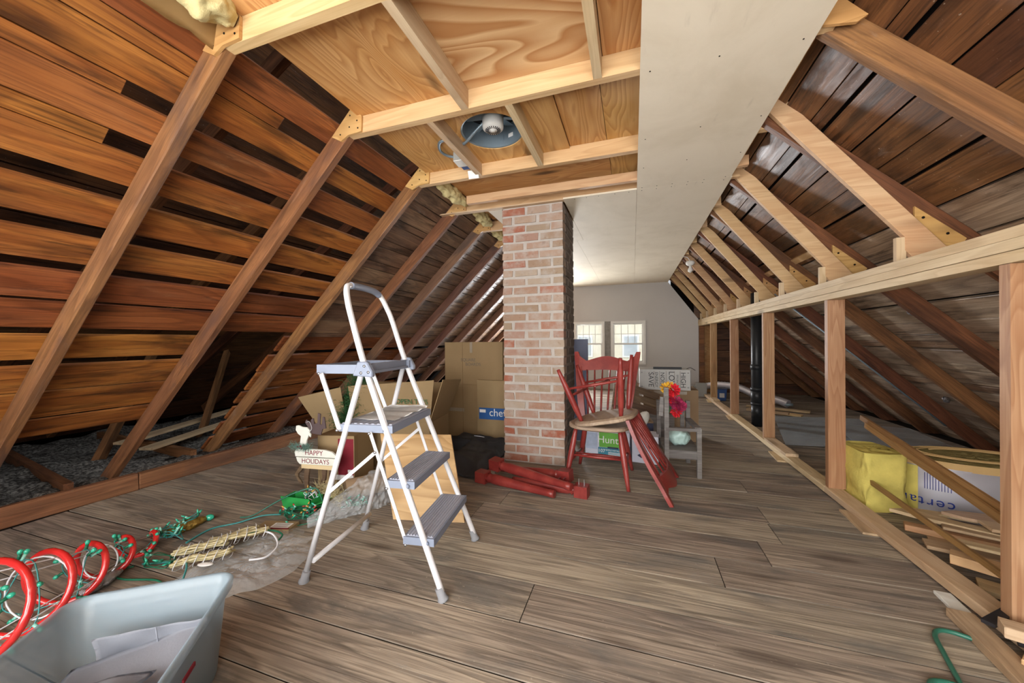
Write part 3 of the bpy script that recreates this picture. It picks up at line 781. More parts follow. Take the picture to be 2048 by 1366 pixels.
M['green_wire'] = plain('green_wire', '1f6b50', 0.45, 0.4); M['teal_wire'] = plain('teal_wire', '3f8f8f', 0.45, 0.4)
M['bulb_green'] = plain('green_bulb', '35b596', 0.2, 0.6, coat=.4); M['bulb_body'] = plain('bulb_socket', '8fd0c0', 0.35, 0.5)
M['bulb_amber'] = plain('amber_bulb', 'c59a4a', 0.25, 0.5); M['bulb_red'] = plain('red_bulb', 'b04038', 0.25, 0.5)
M['rope_red'] = plain('red_rope_light', 'cf2a2a', 0.22, 0.6, coat=.5, mott=0.08)
M['wire_white'] = plain('white_wire', 'd9dbe0', 0.45, 0.4); M['clearlamp'] = plain('clear_mini_lights', 'b9ad84', 0.3, 0.5, mott=0.2, mscale=60)
M['gold'] = plain('gold_tinsel', 'a88a42', 0.35, 0.5, 0.5, mott=0.5, mscale=60, bump=.8); M['silver'] = plain('silver_tinsel', 'b8b6ba', 0.25, 0.5, 0.8, mott=0.4, mscale=60, bump=.9)
def mat_clear(name, tint, alpha, rough, nscale=30, nbump=0.5):
    N = NT(name); P = N.coords()
    n = N.noise(P, nscale, 4, 0.6); N.bump(n, nbump, 0.01)
    N.b.inputs['Base Color'].default_value = srgb(tint); N.b.inputs['Roughness'].default_value = rough
    N.b.inputs['Specular IOR Level'].default_value = 0.6; N.b.inputs['Alpha'].default_value = alpha
    return N.m
M['bag'] = mat_clear('clear_plastic_film', 'dfe6ea', 0.30, 0.12, 34, 1.0); M['bag2'] = mat_clear('milky_plastic_film', 'e2e7ea', 0.33, 0.08, 40, 0.4)
M['binplastic'] = mat_clear('milky_bin_plastic', '8d9faa', 0.55, 0.3, 6, 0.03)
M['film'] = mat_clear('clear_sheet', 'b9c4cc', 0.5, 0.15, 3, 0.05)
M['cloth'] = plain('pale_grey_fabric', 'b4b8c2', 0.85, 0.15, mott=0.08, mscale=14, bump=0.15, bscale=200)
M['seam'] = plain('grey_seam', '8d919c', 0.8, 0.2)
M['black_sheet'] = plain('black_poly_sheet', '4a4a4e', 0.42, 0.5, mott=0.2, mscale=10, bump=0.5, bscale=18)
M['batt'] = plain('yellow_fibreglass', 'cfc069', 0.95, 0.05, mott=0.35, mscale=9, bump=1.0, bscale=45)
M['batt_dirty'] = plain('dusty_fibreglass', '8f8356', 0.95, 0.05, mott=0.5, mscale=26, bump=1.0, bscale=60)
M['tuft'] = plain('buff_fibreglass', 'cbbd8c', 0.95, 0.05, mott=0.3, mscale=14, bump=1.0, bscale=60)
M['kraft'] = plain('kraft_paper', 'c9a873', 0.7, 0.2)
M['foil'] = plain('foil_wrap', 'd2d2dc', 0.3, 0.5, 0.6, mott=0.08, mscale=5, bump=0.25, bscale=9)
M['abs'] = plain('black_abs', '23262a', 0.4, 0.4, mott=0.15, mscale=10); M['bluebox'] = plain('blue_plastic', '3a5f9e', 0.4, 0.4)
M['greymetal'] = plain('painted_grey_metal', '9b9c98', 0.5, 0.4, mott=0.08); M['sign_face'] = plain('silver_carton', 'a6a6a3', 0.5, 0.4, mott=0.1)
M['hose'] = plain('green_hose', '2f6a58', 0.35, 0.5); M['teal_bag'] = plain('pale_teal_bag', 'a9c4bf', 0.35, 0.5, mott=0.12, mscale=12)
M['petal_red'] = plain('red_petals', 'd42a36', 0.7, 0.2, mott=.15); M['petal_pink'] = plain('magenta_petals', 'a53258', 0.7, 0.2, mott=.15); M['petal_yel'] = plain('yellow_petals', 'e2b23a', 0.7, 0.2, mott=.15)
M['panel_blue'] = plain('slate_panel', '4a5066', 0.5, 0.4); M['pale_paint'] = plain('chipped_white_board', 'd9d9d2', 0.7, 0.2, mott=.1)
M['blackmetal'] = plain('dark_iron', '3c3b40', 0.45, 0.5, 0.6)

def RX(a): return Matrix.Rotation(a, 4, 'X')
def RY(a): return Matrix.Rotation(a, 4, 'Y')
def RZ(a): return Matrix.Rotation(a, 4, 'Z')
def T(*p): return Matrix.Translation(p if len(p) == 3 else p[0])

# ================================================================== STEP LADDER
lad = empty('step_ladder', (-1.036, 1.414, 0), math.radians(7.64), 'white tubular step ladder with three grey treads and tall handrail', 'step ladder')
def railw(z): return 0.217 - 0.045 * z
fr = [(0.302, 0, 0.03), (0.21, 0, 0.262), (0.115, 0, 0.5), (-0.034, 0, 0.88), (-0.105, 0, 1.10)]
left = [(x, -railw(z), z) for x, _, z in fr]; right = [(x, railw(z), z) for x, _, z in fr]
arch = [(-0.128, -0.160, 1.175), (-0.146, -0.140, 1.225), (-0.155, -0.105, 1.247), (-0.157, 0.0, 1.250), (-0.155, 0.105, 1.243), (-0.148, 0.145, 1.215), (-0.130, 0.162, 1.165)]
tube('front_rail', smooth_path(left + arch + right[::-1], 6), 0.0125, M['white_metal'], lad, 12)
tube('hand_grip', smooth_path([(-0.1545, -0.098, 1.2475), (-0.157, 0.0, 1.250), (-0.156, 0.085, 1.245), (-0.152, 0.125, 1.231)], 6), 0.0155, M['grey_plastic'], lad, 12)
for s in (-1, 1):
    tube('rear_leg', [(-0.300, s * 0.213, 0.03), (-0.055, s * railw(.87), 0.868)], 0.0115, M['white_metal'], lad, 12)
    for (x, lean) in ((0.302, 0.39), (-0.300, -0.29)):
        zz = [(0.022, 0.0), (0.022, 0.006), (0.017, 0.016), (0.0155, 0.05)]
        lathe('foot', zz, M['rubber'], lad, 14, M=T(x + lean * .02, s * 0.2165, 0) @ RY(-lean))
    # diagonal struts
    y = s * 0.199
    beam('brace', (-0.006, y, 0.632), (0.150, y, 0.19), 0.003, 0.014, (1, 0, .3), M['white_metal'], lad, 0.0005)
    beam('brace', (0.020, y * 1.02, 0.553), (-0.192, y * 1.03, 0.378), 0.003, 0.014, (-.3, 0, 1), M['white_metal'], lad, 0.0005)
    beam('tray_strut', (-0.240, s * 0.183, 0.868), (-0.150, s * 0.19, 0.634), 0.006, 0.019, (1, 0, .3), M['white_metal'], lad, 0.002)
    for (x, z) in ((-0.006, 0.628), (0.018, 0.553), (0.068, 0.41), (0.147, 0.192), (-0.152, 0.636), (-0.24, 0.868), (-0.012, 0.875), (-0.045, 0.872), (-0.030, 0.90)):
        lathe('rivet', [(0.006, 0.0), (0.006, 0.003), (0.0, 0.005)], M['steel'], lad, 10, M=T(x, s * (0.205 if z < .7 else .197), z) @ RX(-s * PI / 2 + PI if False else s * -PI / 2))
tube('rear_crossbar', [(-0.268, -0.208, 0.088), (-0.268, 0.208, 0.088)], 0.011, M['white_metal'], lad, 12)
def tread(z, x0, x1, hw):
    bx = obox('tread', ((x0 + x1) / 2, 0, z - 0.012), (x1 - x0, hw * 2, 0.03), M['grey_plastic'], lad, 0.008)
    base = V(((x0 + x1) / 2, 0, z - .012))
    d = x1 - x0
    obox('tread_mat', (0, 0, 0.0155), (d - 0.016, hw * 2 - 0.02, 0.002), M['tread'], bx, 0)
    n = 9
    for k in range(n):
        obox('tread_rib', (-d / 2 + .016 + (d - .032) * k / (n - 1), 0, 0.0175), ((d - .032) / n * .55, hw * 2 - 0.026, 0.003), M['tread'], bx, 0.0006)
    for s in (-1, 1):
        o = lathe('end_bolt', [(0.010, 0), (0.010, 0.006), (0.004, 0.009), (0.0, .009)], M['grey_plastic'], bx, 12, M=T(d / 2 - .03, s * (hw + .001), -.003) @ RX(-s * PI / 2))
    return bx
tread(0.655, -0.155, 0.088, 0.19); tread(0.438, 0.060, 0.185, 0.198); tread(0.222, 0.138, 0.268, 0.206)
# top tray
tr = obox('tray', (-0.14, 0, 0.872), (0.245, 0.34, 0.012), M['grey_plastic'], lad, 0.004)
for s in (-1, 1): obox('tray_side', (0, s * 0.168, 0.014), (0.255, 0.014, 0.036), M['grey_plastic'], tr, 0.005)
obox('tray_end', (-0.12, 0, 0.014), (0.014, 0.33, 0.036), M['grey_plastic'], tr, 0.005)
obox('tray_end', (0.105, 0, 0.016), (0.016, 0.34, 0.038), M['grey_plastic'], tr, 0.005)
for s in (-1, 1):
    prism('hinge_bracket', [(-0.085, 0.86), (0.004, 0.855), (0.006, 0.875), (-0.018, 0.918), (-0.062, 0.918)], s * 0.186 - .012, s * 0.186 + .012, M['grey_plastic'], lad, bev=0.004)
obox('blue_clip', (0.03, 0.03, 0.014), (0.09, 0.012, 0.012), M['panel_blue'], tr, 0.003, rot=(0, -.1, 0.3))
# newspaper lying on the top tread
def news(u, v):
    x = -0.145 + 0.21 * u; y = -0.13 + 0.30 * v
    return V((x + .02 * v, y, 0.666 + 0.012 * abs(nz(u * 2, v * 3, 1)) + 0.02 * (v > .9) * (v - .9) * 5))
nw = grid_sheet('newspaper', news, 16, 20, M['paper'], None, 0.0012)
nw.location = lad.location; nw.rotation_euler = lad.rotation_euler
tag(nw, 'crumpled newspaper lying on the top tread of the step ladder', 'newspaper')

# ================================================================== RED CHAIRS
def make_chair(name):
    c = empty(name)
    ST = 0.405
    # seat: saddle outline
    out = []
    for k in range(40):
        a = 2 * PI * k / 40; ca, sa = math.cos(a), math.sin(a)
        rx, ry = 0.215, 0.205
        x = rx * math.copysign(abs(ca) ** 0.62, ca); y = ry * math.copysign(abs(sa) ** 0.7, sa)
        if sa > 0: x *= 0.93
        out.append((x, y))
    bm = bmesh.new()
    lv = []
    for sc_, z in ((0.90, ST - .034), (1.0, ST - .024), (1.0, ST - .006), (0.95, ST)):
        lv.append([bm.verts.new((x * sc_, y * sc_, z)) for x, y in out])
    for A, B in zip(lv, lv[1:]):
        for k in range(40): bm.faces.new((A[k], A[(k + 1) % 40], B[(k + 1) % 40], B[k]))
    bm.faces.new(list(reversed(lv[0]))); bm.faces.new(lv[-1])
    link('seat', bm_mesh(bm, 'seat'), M['seatwood'], c)
    def leg(a, b):
        a, b = V(a), V(b)
        pts = [a.lerp(b, t) for t in (0, .08, .25, .5, .75, .9, 1.0)]
        return tube('leg', pts, [0.013, 0.015, 0.020, 0.021, 0.017, 0.0135, 0.012], M['red'], c, 12)
    for s in (-1, 1):
        leg((s * .15, -.13, ST - .03), (s * .21, -.20, 0.002)); leg((s * .13, .13, ST - .03), (s * .20, .22, 0.002))
        # side stretcher
        f = V((s * .15, -.13, ST - .03)).lerp(V((s * .21, -.20, 0)), .62); r = V((s * .13, .13, ST - .03)).lerp(V((s * .20, .22, 0)), .62)
        tube('stretcher', [f, f.lerp(r, .5), r], [.007, .011, .007], M['red'], c, 10)
    tube('stretcher', [(-.186, .02, .15), (0, .02, .15), (.186, .02, .15)], [.007, .011, .007], M['red'], c, 10)
    tube('stretcher', [(-.175, -.155, .19), (0, -.16, .19), (.175, -.155, .19)], [.007, .011, .007], M['red'], c, 10)
    # curved flat back posts with flared horns
    for s in (-1, 1):
        path = smooth_path([(s * .165, .175, ST - .01), (s * .185, .205, .52), (s * .205, .255, .68), (s * .222, .30, .80), (s * .245, .335, .90)], 5)
        bm = bmesh.new(); rings = []
        for i, p in enumerate(path):
            t = i / (len(path) - 1); hw = 0.021 + 0.006 * math.sin(t * PI) - 0.006 * max(0, t - .85) / .15; hd = 0.011
            rings.append([bm.verts.new(p + V((dx * hw, dy * hd, 0))) for dx, dy in ((-1, -1), (1, -1), (1, 1), (-1, 1))])
        for A, B in zip(rings, rings[1:]):
            for k in range(4): bm.faces.new((A[k], A[(k + 1) % 4], B[(k + 1) % 4], B[k]))
        bm.faces.new(rings[0][::-1]); bm.faces.new(rings[-1])
        bmesh.ops.recalc_face_normals(bm, faces=bm.faces[:])
        link('back_post', bm_mesh(bm, 'back_post'), M['red'], c)
    # scalloped crest rail, bowed backwards
    bm = bmesh.new(); cols = []
    n = 24
    for i in range(n + 1):
        u = -1 + 2 * i / n; x = u * 0.215
        yb = 0.292 + 0.035 * (1 - u * u)
        top = 0.842 + 0.022 * math.cos(u * PI * 1.0) * (abs(u) < .75) + (0.0 if abs(u) < .75 else (abs(u) - .75) * 0.16 - .0155)
        bot = 0.752 + 0.004 * math.cos(u * PI)
        cols.append([bm.verts.new((x, yb - .010 + (bot - .8) * .3, bot)), bm.verts.new((x, yb + .010 + (bot - .8) * .3, bot)), bm.verts.new((x, yb + .010 + (top - .8) * .3, top)), bm.verts.new((x, yb - .010 + (top - .8) * .3, top))])
    for A, B in zip(cols, cols[1:]):
        for k in range(4): bm.faces.new((A[k], A[(k + 1) % 4], B[(k + 1) % 4], B[k]))
    bm.faces.new(cols[0]); bm.faces.new(cols[-1][::-1])
    bmesh.ops.recalc_face_normals(bm, faces=bm.faces[:])
    link('crest_rail', bm_mesh(bm, 'crest_rail'), M['red'], c)
    for k in range(6):
        u = -1 + 2 * (k + .5) / 6
        p0 = V((u * .145, .165, ST - .008)); p1 = V((u * .180, .278 + .035 * (1 - u * u), .757))
        tube('spindle', [p0, p0.lerp(p1, .3), p0.lerp(p1, .65), p1], [.0065, .0085, .0075, .0055], M['red'], c, 9)
    return c
cA = make_chair('wooden_chair'); cA.location = (-0.229, 2.709, 0); cA.rotation_euler = (0, 0, -0.075)
tag(cA, 'red spindle-back chair standing upright beside the chimney', 'chair', 'red spindle-back chairs')
cB = copy_tree(cA); cB.location = (-0.256, 2.611, 0.842); cB.rotation_euler = (2.939, -0.01, 1.406)
tag(cB, 'red spindle-back chair turned upside down on the seat of the other red chair', 'chair', 'red spindle-back chairs')

# ================================================================== RED TABLE LEGS on the floor by the chimney
def table_leg(p_block, p_tip, r, roll, label):
    a, b = V(p_block), V(p_tip); L = (b - a).length
    t = empty('table_leg', a, label=label, cat='table leg', group='red turned table legs by the chimney')
    x = (b - a).normalized(); y = V((0, 0, 1)).cross(x).normalized(); z = x.cross(y)
    Mx = Matrix(((x.x, y.x, z.x, 0), (x.y, y.y, z.y, 0), (x.z, y.z, z.z, 0), (0, 0, 0, 1))) @ RX(roll)
    me = bev_box('square_block', 0.085, 2.2 * r, 2.2 * r, 0.006); me.transform(T(0.0425, 0, 0)); link('square_block', me, M['red'], t, M=Mx)
    prof = [(r * .95, .083), (r * .72, .093), (r * .95, .100), (r * 1.0, .106), (r * .8, .114), (r * .98, .135), (r * 1.02, .18), (r * .85, L * .6), (r * .68, L * .93), (r * .74, L * .945), (r * .70, L)]
    lathe('turned_shaft', prof, M['red'], t, 20, M=Mx @ RY(PI / 2) @ RZ(PI))
    for dx in (0.025, 0.06):
        me = bev_box('bolt', 0.005, 0.005, 0.04, 0.001)
        link('bolt', me, M['steel'], t, M=Mx @ T(dx, 0, -1.1 * r - .017))
    return t
table_leg((-1.055, 2.375, .042), (-0.475, 2.245, .03), 0.034, 0, 'red turned table leg lying nearest the camera by the chimney')
table_leg((-0.985, 2.475, .105), (-0.37, 2.26, .082), 0.034, .1, 'red turned table leg lying across the top of the small pile')
table_leg((-0.275, 2.33, .037), (-0.80, 2.40, .028), 0.034, PI, 'red turned table leg with its block end nearest the chairs and bolts pointing up')
table_leg((-0.40, 2.435, .085), (-0.95, 2.575, .035), 0.034, PI * .5, 'red turned table leg at the back of the pile against the bricks')

# ================================================================== CARTONS left of the chimney
def carton(name, loc, rz, size, label, mat, flaps=None, group=None, cat='box'):
    """closed carton: body + lid flaps + tape"""
    c = empty(name, loc, rz, label, cat, group)
    w, d, h = size
    obox('body', (0, 0, h / 2), (w, d, h), mat, c, 0.004)
    return c
tc = carton('cardboard_carton', (-1.565, 3.55, 0), -0.02, (0.655, 0.24, 0.985), 'tall flattened brown carton standing on edge left of the chimney', M['card'])
obox('tape_strip', (-0.02, -0.1215, 0.93), (0.028, 0.002, 0.11), M['tape'], tc, 0)
obox('tape_strip', (-0.20, -0.1215, 0.28), (0.19, 0.002, 0.035), M['tape'], tc, 0)
obox('flap_edge', (0, -0.1225, 0.545), (0.65, 0.003, 0.006), M['card_in'], tc, 0)
obox('flap_edge', (-0.12, -0.1225, 0.5), (0.004, 0.003, 0.98), M['card_in'], tc, 0)
text('print', 'SQUARE', 0.045, T(-0.055, -0.1213, 0.80) @ RX(PI / 2), M['ink'], tc); text('print', 'BOARDS', 0.045, T(0.0, -0.1213, 0.755) @ RX(PI / 2), M['ink'], tc)
cc = carton('cardboard_carton', (-1.30, 3.405, 0), 0.0, (0.41, 0.035, 0.60), 'brown shipping carton with blue band leaning between tall carton and chimney', M['card2'])
obox('blue_band', (0.01, -0.0185, 0.265), (0.39, 0.002, 0.115), M['blue_print'], cc, 0)
text('print', 'chewy', 0.105, T(0.06, -0.0200, 0.275) @ RX(PI / 2), M['ink_white'], cc)
obox('white_label', (-0.145, -0.0200, 0.29), (0.065, 0.001, 0.03), M['ink_white'], cc, 0)
cd = carton('cardboard_carton', (-1.30, 3.425 + .04, 0.60), 0.0, (0.30, 0.03, 0.065), 'small brown carton flap showing above the blue-banded carton', M['card3']) if False else None
b1 = carton('label_carton', (-2.013, 2.16, 0), 0.2, (0.272, 0.27, 0.341), 'brown carton with a dark red printed label behind the reindeer sign', M['card2'])
obox('red_label', (0.075, -0.1355, 0.19), (0.115, 0.002, 0.26), M['ink_red'], b1, 0)
obox('white_label', (0.04, -0.1365, 0.05), (0.18, 0.002, 0.035), M['ink_white'], b1, 0)
obox('white_label', (0.105, -0.137, 0.095), (0.03, 0.002, 0.02), M['ink_white'], b1, 0)
obox('edge_tape', (0.1365, -0.11, 0.17), (0.002, 0.05, 0.34), M['card'], b1, 0)
# big open carton with its flaps standing up
b2 = empty('open_carton', (-2.02, 2.62, 0), 0.13, 'large open brown carton with raised flaps holding pine greenery', 'box')
w2, d2, h2 = 0.98, 0.40, 0.36
for nm, c_, s_ in (('front_panel', (0, -d2 / 2, h2 / 2), (w2, .006, h2)), ('back_panel', (0, d2 / 2, h2 / 2), (w2, .006, h2)), ('side_panel', (-w2 / 2, 0, h2 / 2), (.006, d2 - .012, h2)), ('side_panel', (w2 / 2, 0, h2 / 2), (.006, d2 - .012, h2)), ('bottom_panel', (0, 0, .004), (w2 - .012, d2 - .012, .006))):
    obox(nm, c_, s_, M['card2'] if nm != 'bottom_panel' else M['card_in'], b2, 0.001)
def flap(pts, mat=None):
    bm = bmesh.new(); f = bm.faces.new([bm.verts.new(p) for p in pts])
    bmesh.ops.subdivide_edges(bm, edges=bm.edges[:], cuts=4, use_grid_fill=True)
    for v in bm.verts: v.co.y += 0.012 * nz(v.co.x, v.co.z, 2, 3)
    bmesh.ops.solidify(bm, geom=bm.faces[:], thickness=0.005)
    return link('flap', bm_mesh(bm, 'flap'), mat or M['card2'], b2)
hw, hd = w2 / 2, d2 / 2
ff = flap([(-0.18, -hd, h2), (hw, -hd, h2), (hw + .06, -hd - .06, h2 + .34), (-0.16, -hd - .08, h2 + .29)])
flap([(-hw, -hd - .01, h2 - .06), (-0.24, -hd - .005, h2), (-0.22, -hd - .09, h2 + .28), (-hw - .08, -hd - .13, h2 + .2)])
flap([(hw, -hd, h2), (hw, hd, h2), (hw + .12, hd, h2 + .30), (hw + .12, -hd - .02, h2 + .34)])
flap([(-hw, hd, h2), (hw, hd, h2), (hw + .05, hd + .10, h2 + .26), (-hw, hd + .1, h2 + .26)])
text('marker_writing', 'OPEN THIS', 0.055, T(0.36, -hd - .047, h2 + .17) @ RX(PI / 2 + .19), M['ink_green'], b2)
def needles(name, pts, n, L, spread, mat, parent, seed=1, r=0.0016):
    """sprigs of needles along a path, joined into one foliage part"""
    rnd = random.Random(seed); bm = bmesh.new(); P = smooth_path(pts, 12)
    for i in range(n):
        p = P[rnd.randrange(len(P))] + V((rnd.gauss(0, spread), rnd.gauss(0, spread), rnd.gauss(0, spread)))
        d = V((rnd.gauss(0, 1), rnd.gauss(0, 1), rnd.gauss(0, 1) + .4)).normalized() * L * rnd.uniform(.6, 1.2)
        s = d.cross(V((rnd.random(), rnd.random(), .3))).normalized() * r
        bm.faces.new([bm.verts.new(p - s), bm.verts.new(p + s), bm.verts.new(p + d)])
        s2 = d.cross(s).normalized() * r
        bm.faces.new([bm.verts.new(p - s2), bm.verts.new(p + s2), bm.verts.new(p + d)])
    o = link(name, bm_mesh(bm, name), mat, parent); o['kind'] = 'stuff'
    return o
pg = empty('pine_garland', (-2.20, 2.485, 0.32), label='dark green artificial pine garland spilling out of the open carton', cat='garland')
needles('needles', [(0.09, -.06, 0.42), (0.06, -.08, 0.25), (0.0, -.10, 0.10), (-.03, -.11, 0.02)], 2600, 0.05, 0.045, M['needle'], pg, 3, 0.002)
tube('wire_stem', smooth_path([(0.09, -.06, 0.42), (0.06, -.08, 0.25), (0.0, -.10, 0.10), (-.03, -.11, 0.0)], 6), 0.004, M['darkwood'], pg, 6)

# ================================================================== REINDEER SIGN
rd = empty('reindeer_sign', (-2.0, 1.885, 0), 0.12, 'cream wooden reindeer sign reading happy holidays with pine collar', 'sign')
# plank body boards (x along the sign, z up), thickness in y
prism('body_board', [(-.165, .232), (-.17, .262), (-.155, .286), (.06, .286), (.115, .275), (.148, .248), (.15, .235), (-.01, .236)], -.01, .006, M['cream'], rd, bev=.002)
prism('body_board', [(-.16, .228), (.15, .231), (.158, .21), (.14, .185), (-.13, .182), (-.15, .20)], -.01, .006, M['cream'], rd, bev=.002)
prism('neck_board', [(-.14, .285), (-.085, .285), (-.078, .34), (-.06, .38), (-.052, .41), (-.075, .43), (-.11, .432), (-.14, .442), (-.158, .438), (-.162, .41), (-.145, .385), (-.122, .37), (-.13, .32)], -.008, .004, M['cream'], rd, bev=.002)
prism('ear', [(-.06, .41), (-.04, .385), (-.045, .365), (-.06, .385)], -.012, -.002, M['cream'], rd, bev=.001)
prism('antler', [(-.07, .39), (.02, .38), (.035, .42), (.06, .425), (.05, .50), (.035, .50), (.03, .45), (.015, .45), (.02, .52), (.0, .525), (-.005, .46), (-.03, .45), (-.035, .49), (-.055, .48), (-.05, .44), (-.09, .48), (-.10, .46), (-.07, .42)], .006, .014, M['antler'], rd, bev=.001)
for xo, pts in ((0, [(-.125, .182), (-.15, .15), (-.178, .11), (-.165, .085), (-.135, .045), (-.115, .05), (-.15, .095), (-.15, .112), (-.12, .14), (-.095, .182)]), (0, [(-.095, .182), (-.105, .10), (-.10, .0), (-.075, .0), (-.07, .10), (-.055, .182)]),
               (0, [(.03, .182), (.035, .10), (-.005, .0), (.02, .0), (.06, .09), (.07, .182)]), (0, [(.09, .182), (.085, .10), (.10, .0), (.125, .0), (.11, .10), (.135, .182)])):
    prism('leg', pts, -.004, .010, M['darkwood'], rd, bev=.002)
obox('base_stick', (0.0, 0.0, 0.17), (0.24, 0.014, 0.03), M['scrap'], rd, .002)
text('lettering', 'HAPPY', 0.046, T(-.02, -.0106, .262) @ RX(PI / 2), M['ink_red'], rd); text('lettering', 'HOLIDAYS', 0.044, T(-.01, -.0106, .206) @ RX(PI / 2), M['ink_red'], rd)
needles('pine_collar', [(-.18, -.02, .31), (-.13, -.025, .30), (-.08, -.02, .297), (-.06, -.02, .30)], 420, 0.028, 0.012, M['needle_pale'], rd, 5, .0012)
for x, z in ((-.125, .305), (-.105, .31), (-.095, .298)): lathe('berry', [(0, -.007), (.006, -.003), (.006, .003), (0, .007)], M['ink_red'], rd, 8, loc=(x, -.03, z))
tube('hanging_wire', smooth_path([(-.052, -.01, .40), (-.03, -.015, .43), (-.05, -.012, .47), (-.075, -.008, .465)], 5), .0015, M['wire_white'], rd, 5)

# ================================================================== LEANING PLYWOOD, BLACK SHEET
def quad_slab(name, BL, BR, TR, TL, t, mat):
    bm = bmesh.new(); BL, BR, TR, TL = map(V, (BL, BR, TR, TL))
    c = (BL + BR) / 2; n = (BR - BL).cross(TL - BL).normalized()
    x = (BR - BL).normalized(); y = n.cross(x)
    Mx = Matrix(((x.x, y.x, n.x, c.x), (x.y, y.y, n.y, c.y), (x.z, y.z, n.z, c.z), (0, 0, 0, 1))); I = Mx.inverted()
    A = [bm.verts.new(I @ p) for p in (BL, BR, TR, TL)]; B = [bm.verts.new((I @ p) - V((0, 0, t))) for p in (BL, BR, TR, TL)]
    bm.faces.new(A); bm.faces.new(B[::-1])
    for i in range(4): bm.faces.new((A[i], B[i], B[(i + 1) % 4], A[(i + 1) % 4]))
    bmesh.ops.recalc_face_normals(bm, faces=bm.faces[:])
    return link(name, bm_mesh(bm, name), mat, None, M=Mx)
M['ply_lean'] = wood('knotty_plywood', '97703f', 'c09a69', 'cfae80', 0.28, 4.0, 14, 0.55, 0.15, 0.02, None, 0, 1, 0.5, 0.3, 0.95, 0.06)
pb = quad_slab('plywood_board', (-1.285, 1.72, 0.0), (-0.885, 1.805, 0.0), (-1.055, 1.975, .43), (-1.485, 1.87, .43), 0.015, M['ply_lean'])
tag(pb, 'square of knotty plywood leaning behind the step ladder', 'board')
def bsheet(u, v):
    y = 2.37 + v * .99
    x0 = -1.47 if y < 2.9 else -1.47 - .33 * min(1, (y - 2.9) / .1)
    x = x0 + u * (-1.06 - x0); y += .10 * (1 - u) * (1 - v)
    e = min(u, 1 - u, v, 1 - v)
    h = 0.012 + min(1, e * 7) * (0.06 + 0.05 * nz(x * 3, y * 3, 1, 1.3) + 0.05 * max(0, 1 - abs(u - .35) * 3) * (v < .8)) + .012 * nz(x, y, 4, 14)
    return V((x, y, max(0.003, h)))
bs = grid_sheet('plastic_sheet', bsheet, 46, 50, M['black_sheet'], None, 0.002)
tag(bs, 'rumpled black plastic sheeting on the floor left of the chimney', 'sheeting')
def scrap_wire(name, pts, r, mat, label, cat, n=6, seg=6):
    o = tube(name, smooth_path(pts, n), r, mat, None, seg); return tag(o, label, cat)
scrap_wire('plastic_tie', [(-1.40, 3.08, .12), (-1.37, 3.06, .125), (-1.33, 3.07, .12), (-1.29, 3.05, .122)], .003, M['wire_white'], 'short white tie lying on the black plastic sheeting', 'tie')

# ================================================================== BROWN ROLL IN A CLEAR BAG (behind the ladder)
br = empty('bagged_roll', (-1.62, 1.93, 0), label='brown paper roll half wrapped in a clear plastic bag behind the ladder', cat='roll')
axis0, axis1 = V((-0.10, -0.10, .07)), V((0.22, 0.30, .075))
tube('paper_roll', [axis0, axis0.lerp(axis1, .5), axis1], .062, M['card3'], br, 20)
def bagf(u, v):
    c = V((-.06, -.42, .02)).lerp(V((.14, .14, .08)), u); a = v * 2 * PI
    d = (axis1 - axis0).normalized(); s = d.cross(V((0, 0, 1))).normalized(); w = s.cross(d)
    R_ = (0.022 + 0.085 * min(1, u * 1.6)) * (1 + .2 * nz(u * 7, math.cos(a) * 2, math.sin(a) * 2, 1.4) + .25 * abs(nz(u * 14, math.cos(a) * 4, math.sin(a) * 4, 2)))
    p = c + s * math.cos(a) * R_ * 1.2 + w * math.sin(a) * R_
    p.z = max(0.002, p.z); return p
grid_sheet('clear_bag', bagf, 44, 44, M['bag'], br, 0, False)

# ================================================================== GREEN LIGHT BOX, STRING LIGHTS, FLAT BOX
gb = empty('light_box', (-1.905, 1.685, 0), 0.07, 'small open green carton that held string lights', 'box')
for nm, c_, s_, r_ in (('front_panel', (0, -.05, .043), (.205, .003, .082), (.25, 0, 0)), ('back_panel', (0, .045, .035), (.205, .003, .07), (0, 0, 0)), ('side_panel', (.1025, 0, .035), (.003, .09, .07), (0, 0, 0)), ('side_panel', (-.1025, 0, .035), (.003, .09, .07), (0, 0, 0)), ('bottom_panel', (0, 0, .003), (.2, .09, .003), (0, 0, 0)), ('side_flap', (.14, 0.0, .05), (.09, .085, .003), (0, -.35, 0))):
    obox(nm, c_, s_, M['green_card'], gb, .0006, rot=r_)
def light_string(name, loc, label, seed, area_, n, nb, wire, bulbs, zmax=.05, turns=34, cat='string lights'):
    rnd = random.Random(seed); t = empty(name, loc, 0, label, cat)
    pts = []; a = 0
    for i in range(turns):
        a += rnd.uniform(.7, 2.2); r = rnd.uniform(.25, 1.0)
        pts.append((area_[0] * r * math.cos(a), area_[1] * r * math.sin(a), rnd.uniform(.005, zmax)))
    P = smooth_path(pts, 6)
    tube('wire', P, .0022, wire, t, 5)
    for k in range(nb):
        p = P[int((k + .5) * len(P) / nb)]; d = V((rnd.gauss(0, 1), rnd.gauss(0, 1), abs(rnd.gauss(0, .8)) + .1)).normalized()
        s = tube('bulb_socket', [p, p + d * .018], .0048, M['green_wire'] if rnd.random() < .6 else M['bulb_body'], t, 7)
        tube('bulb', [p + d * .017, p + d * .024, p + d * .034, p + d * .038], [.004, .005, .0032, .0006], rnd.choice(bulbs), s, 7)
    return t
light_string('string_lights', (-1.80, 1.58, 0), 'tangle of dark green string lights in front of the green carton', 11, (.17, .10), 1, 34, M['green_wire'], [M['bulb_green'], M['bulb_amber'], M['bulb_red'], M['bulb_body']])
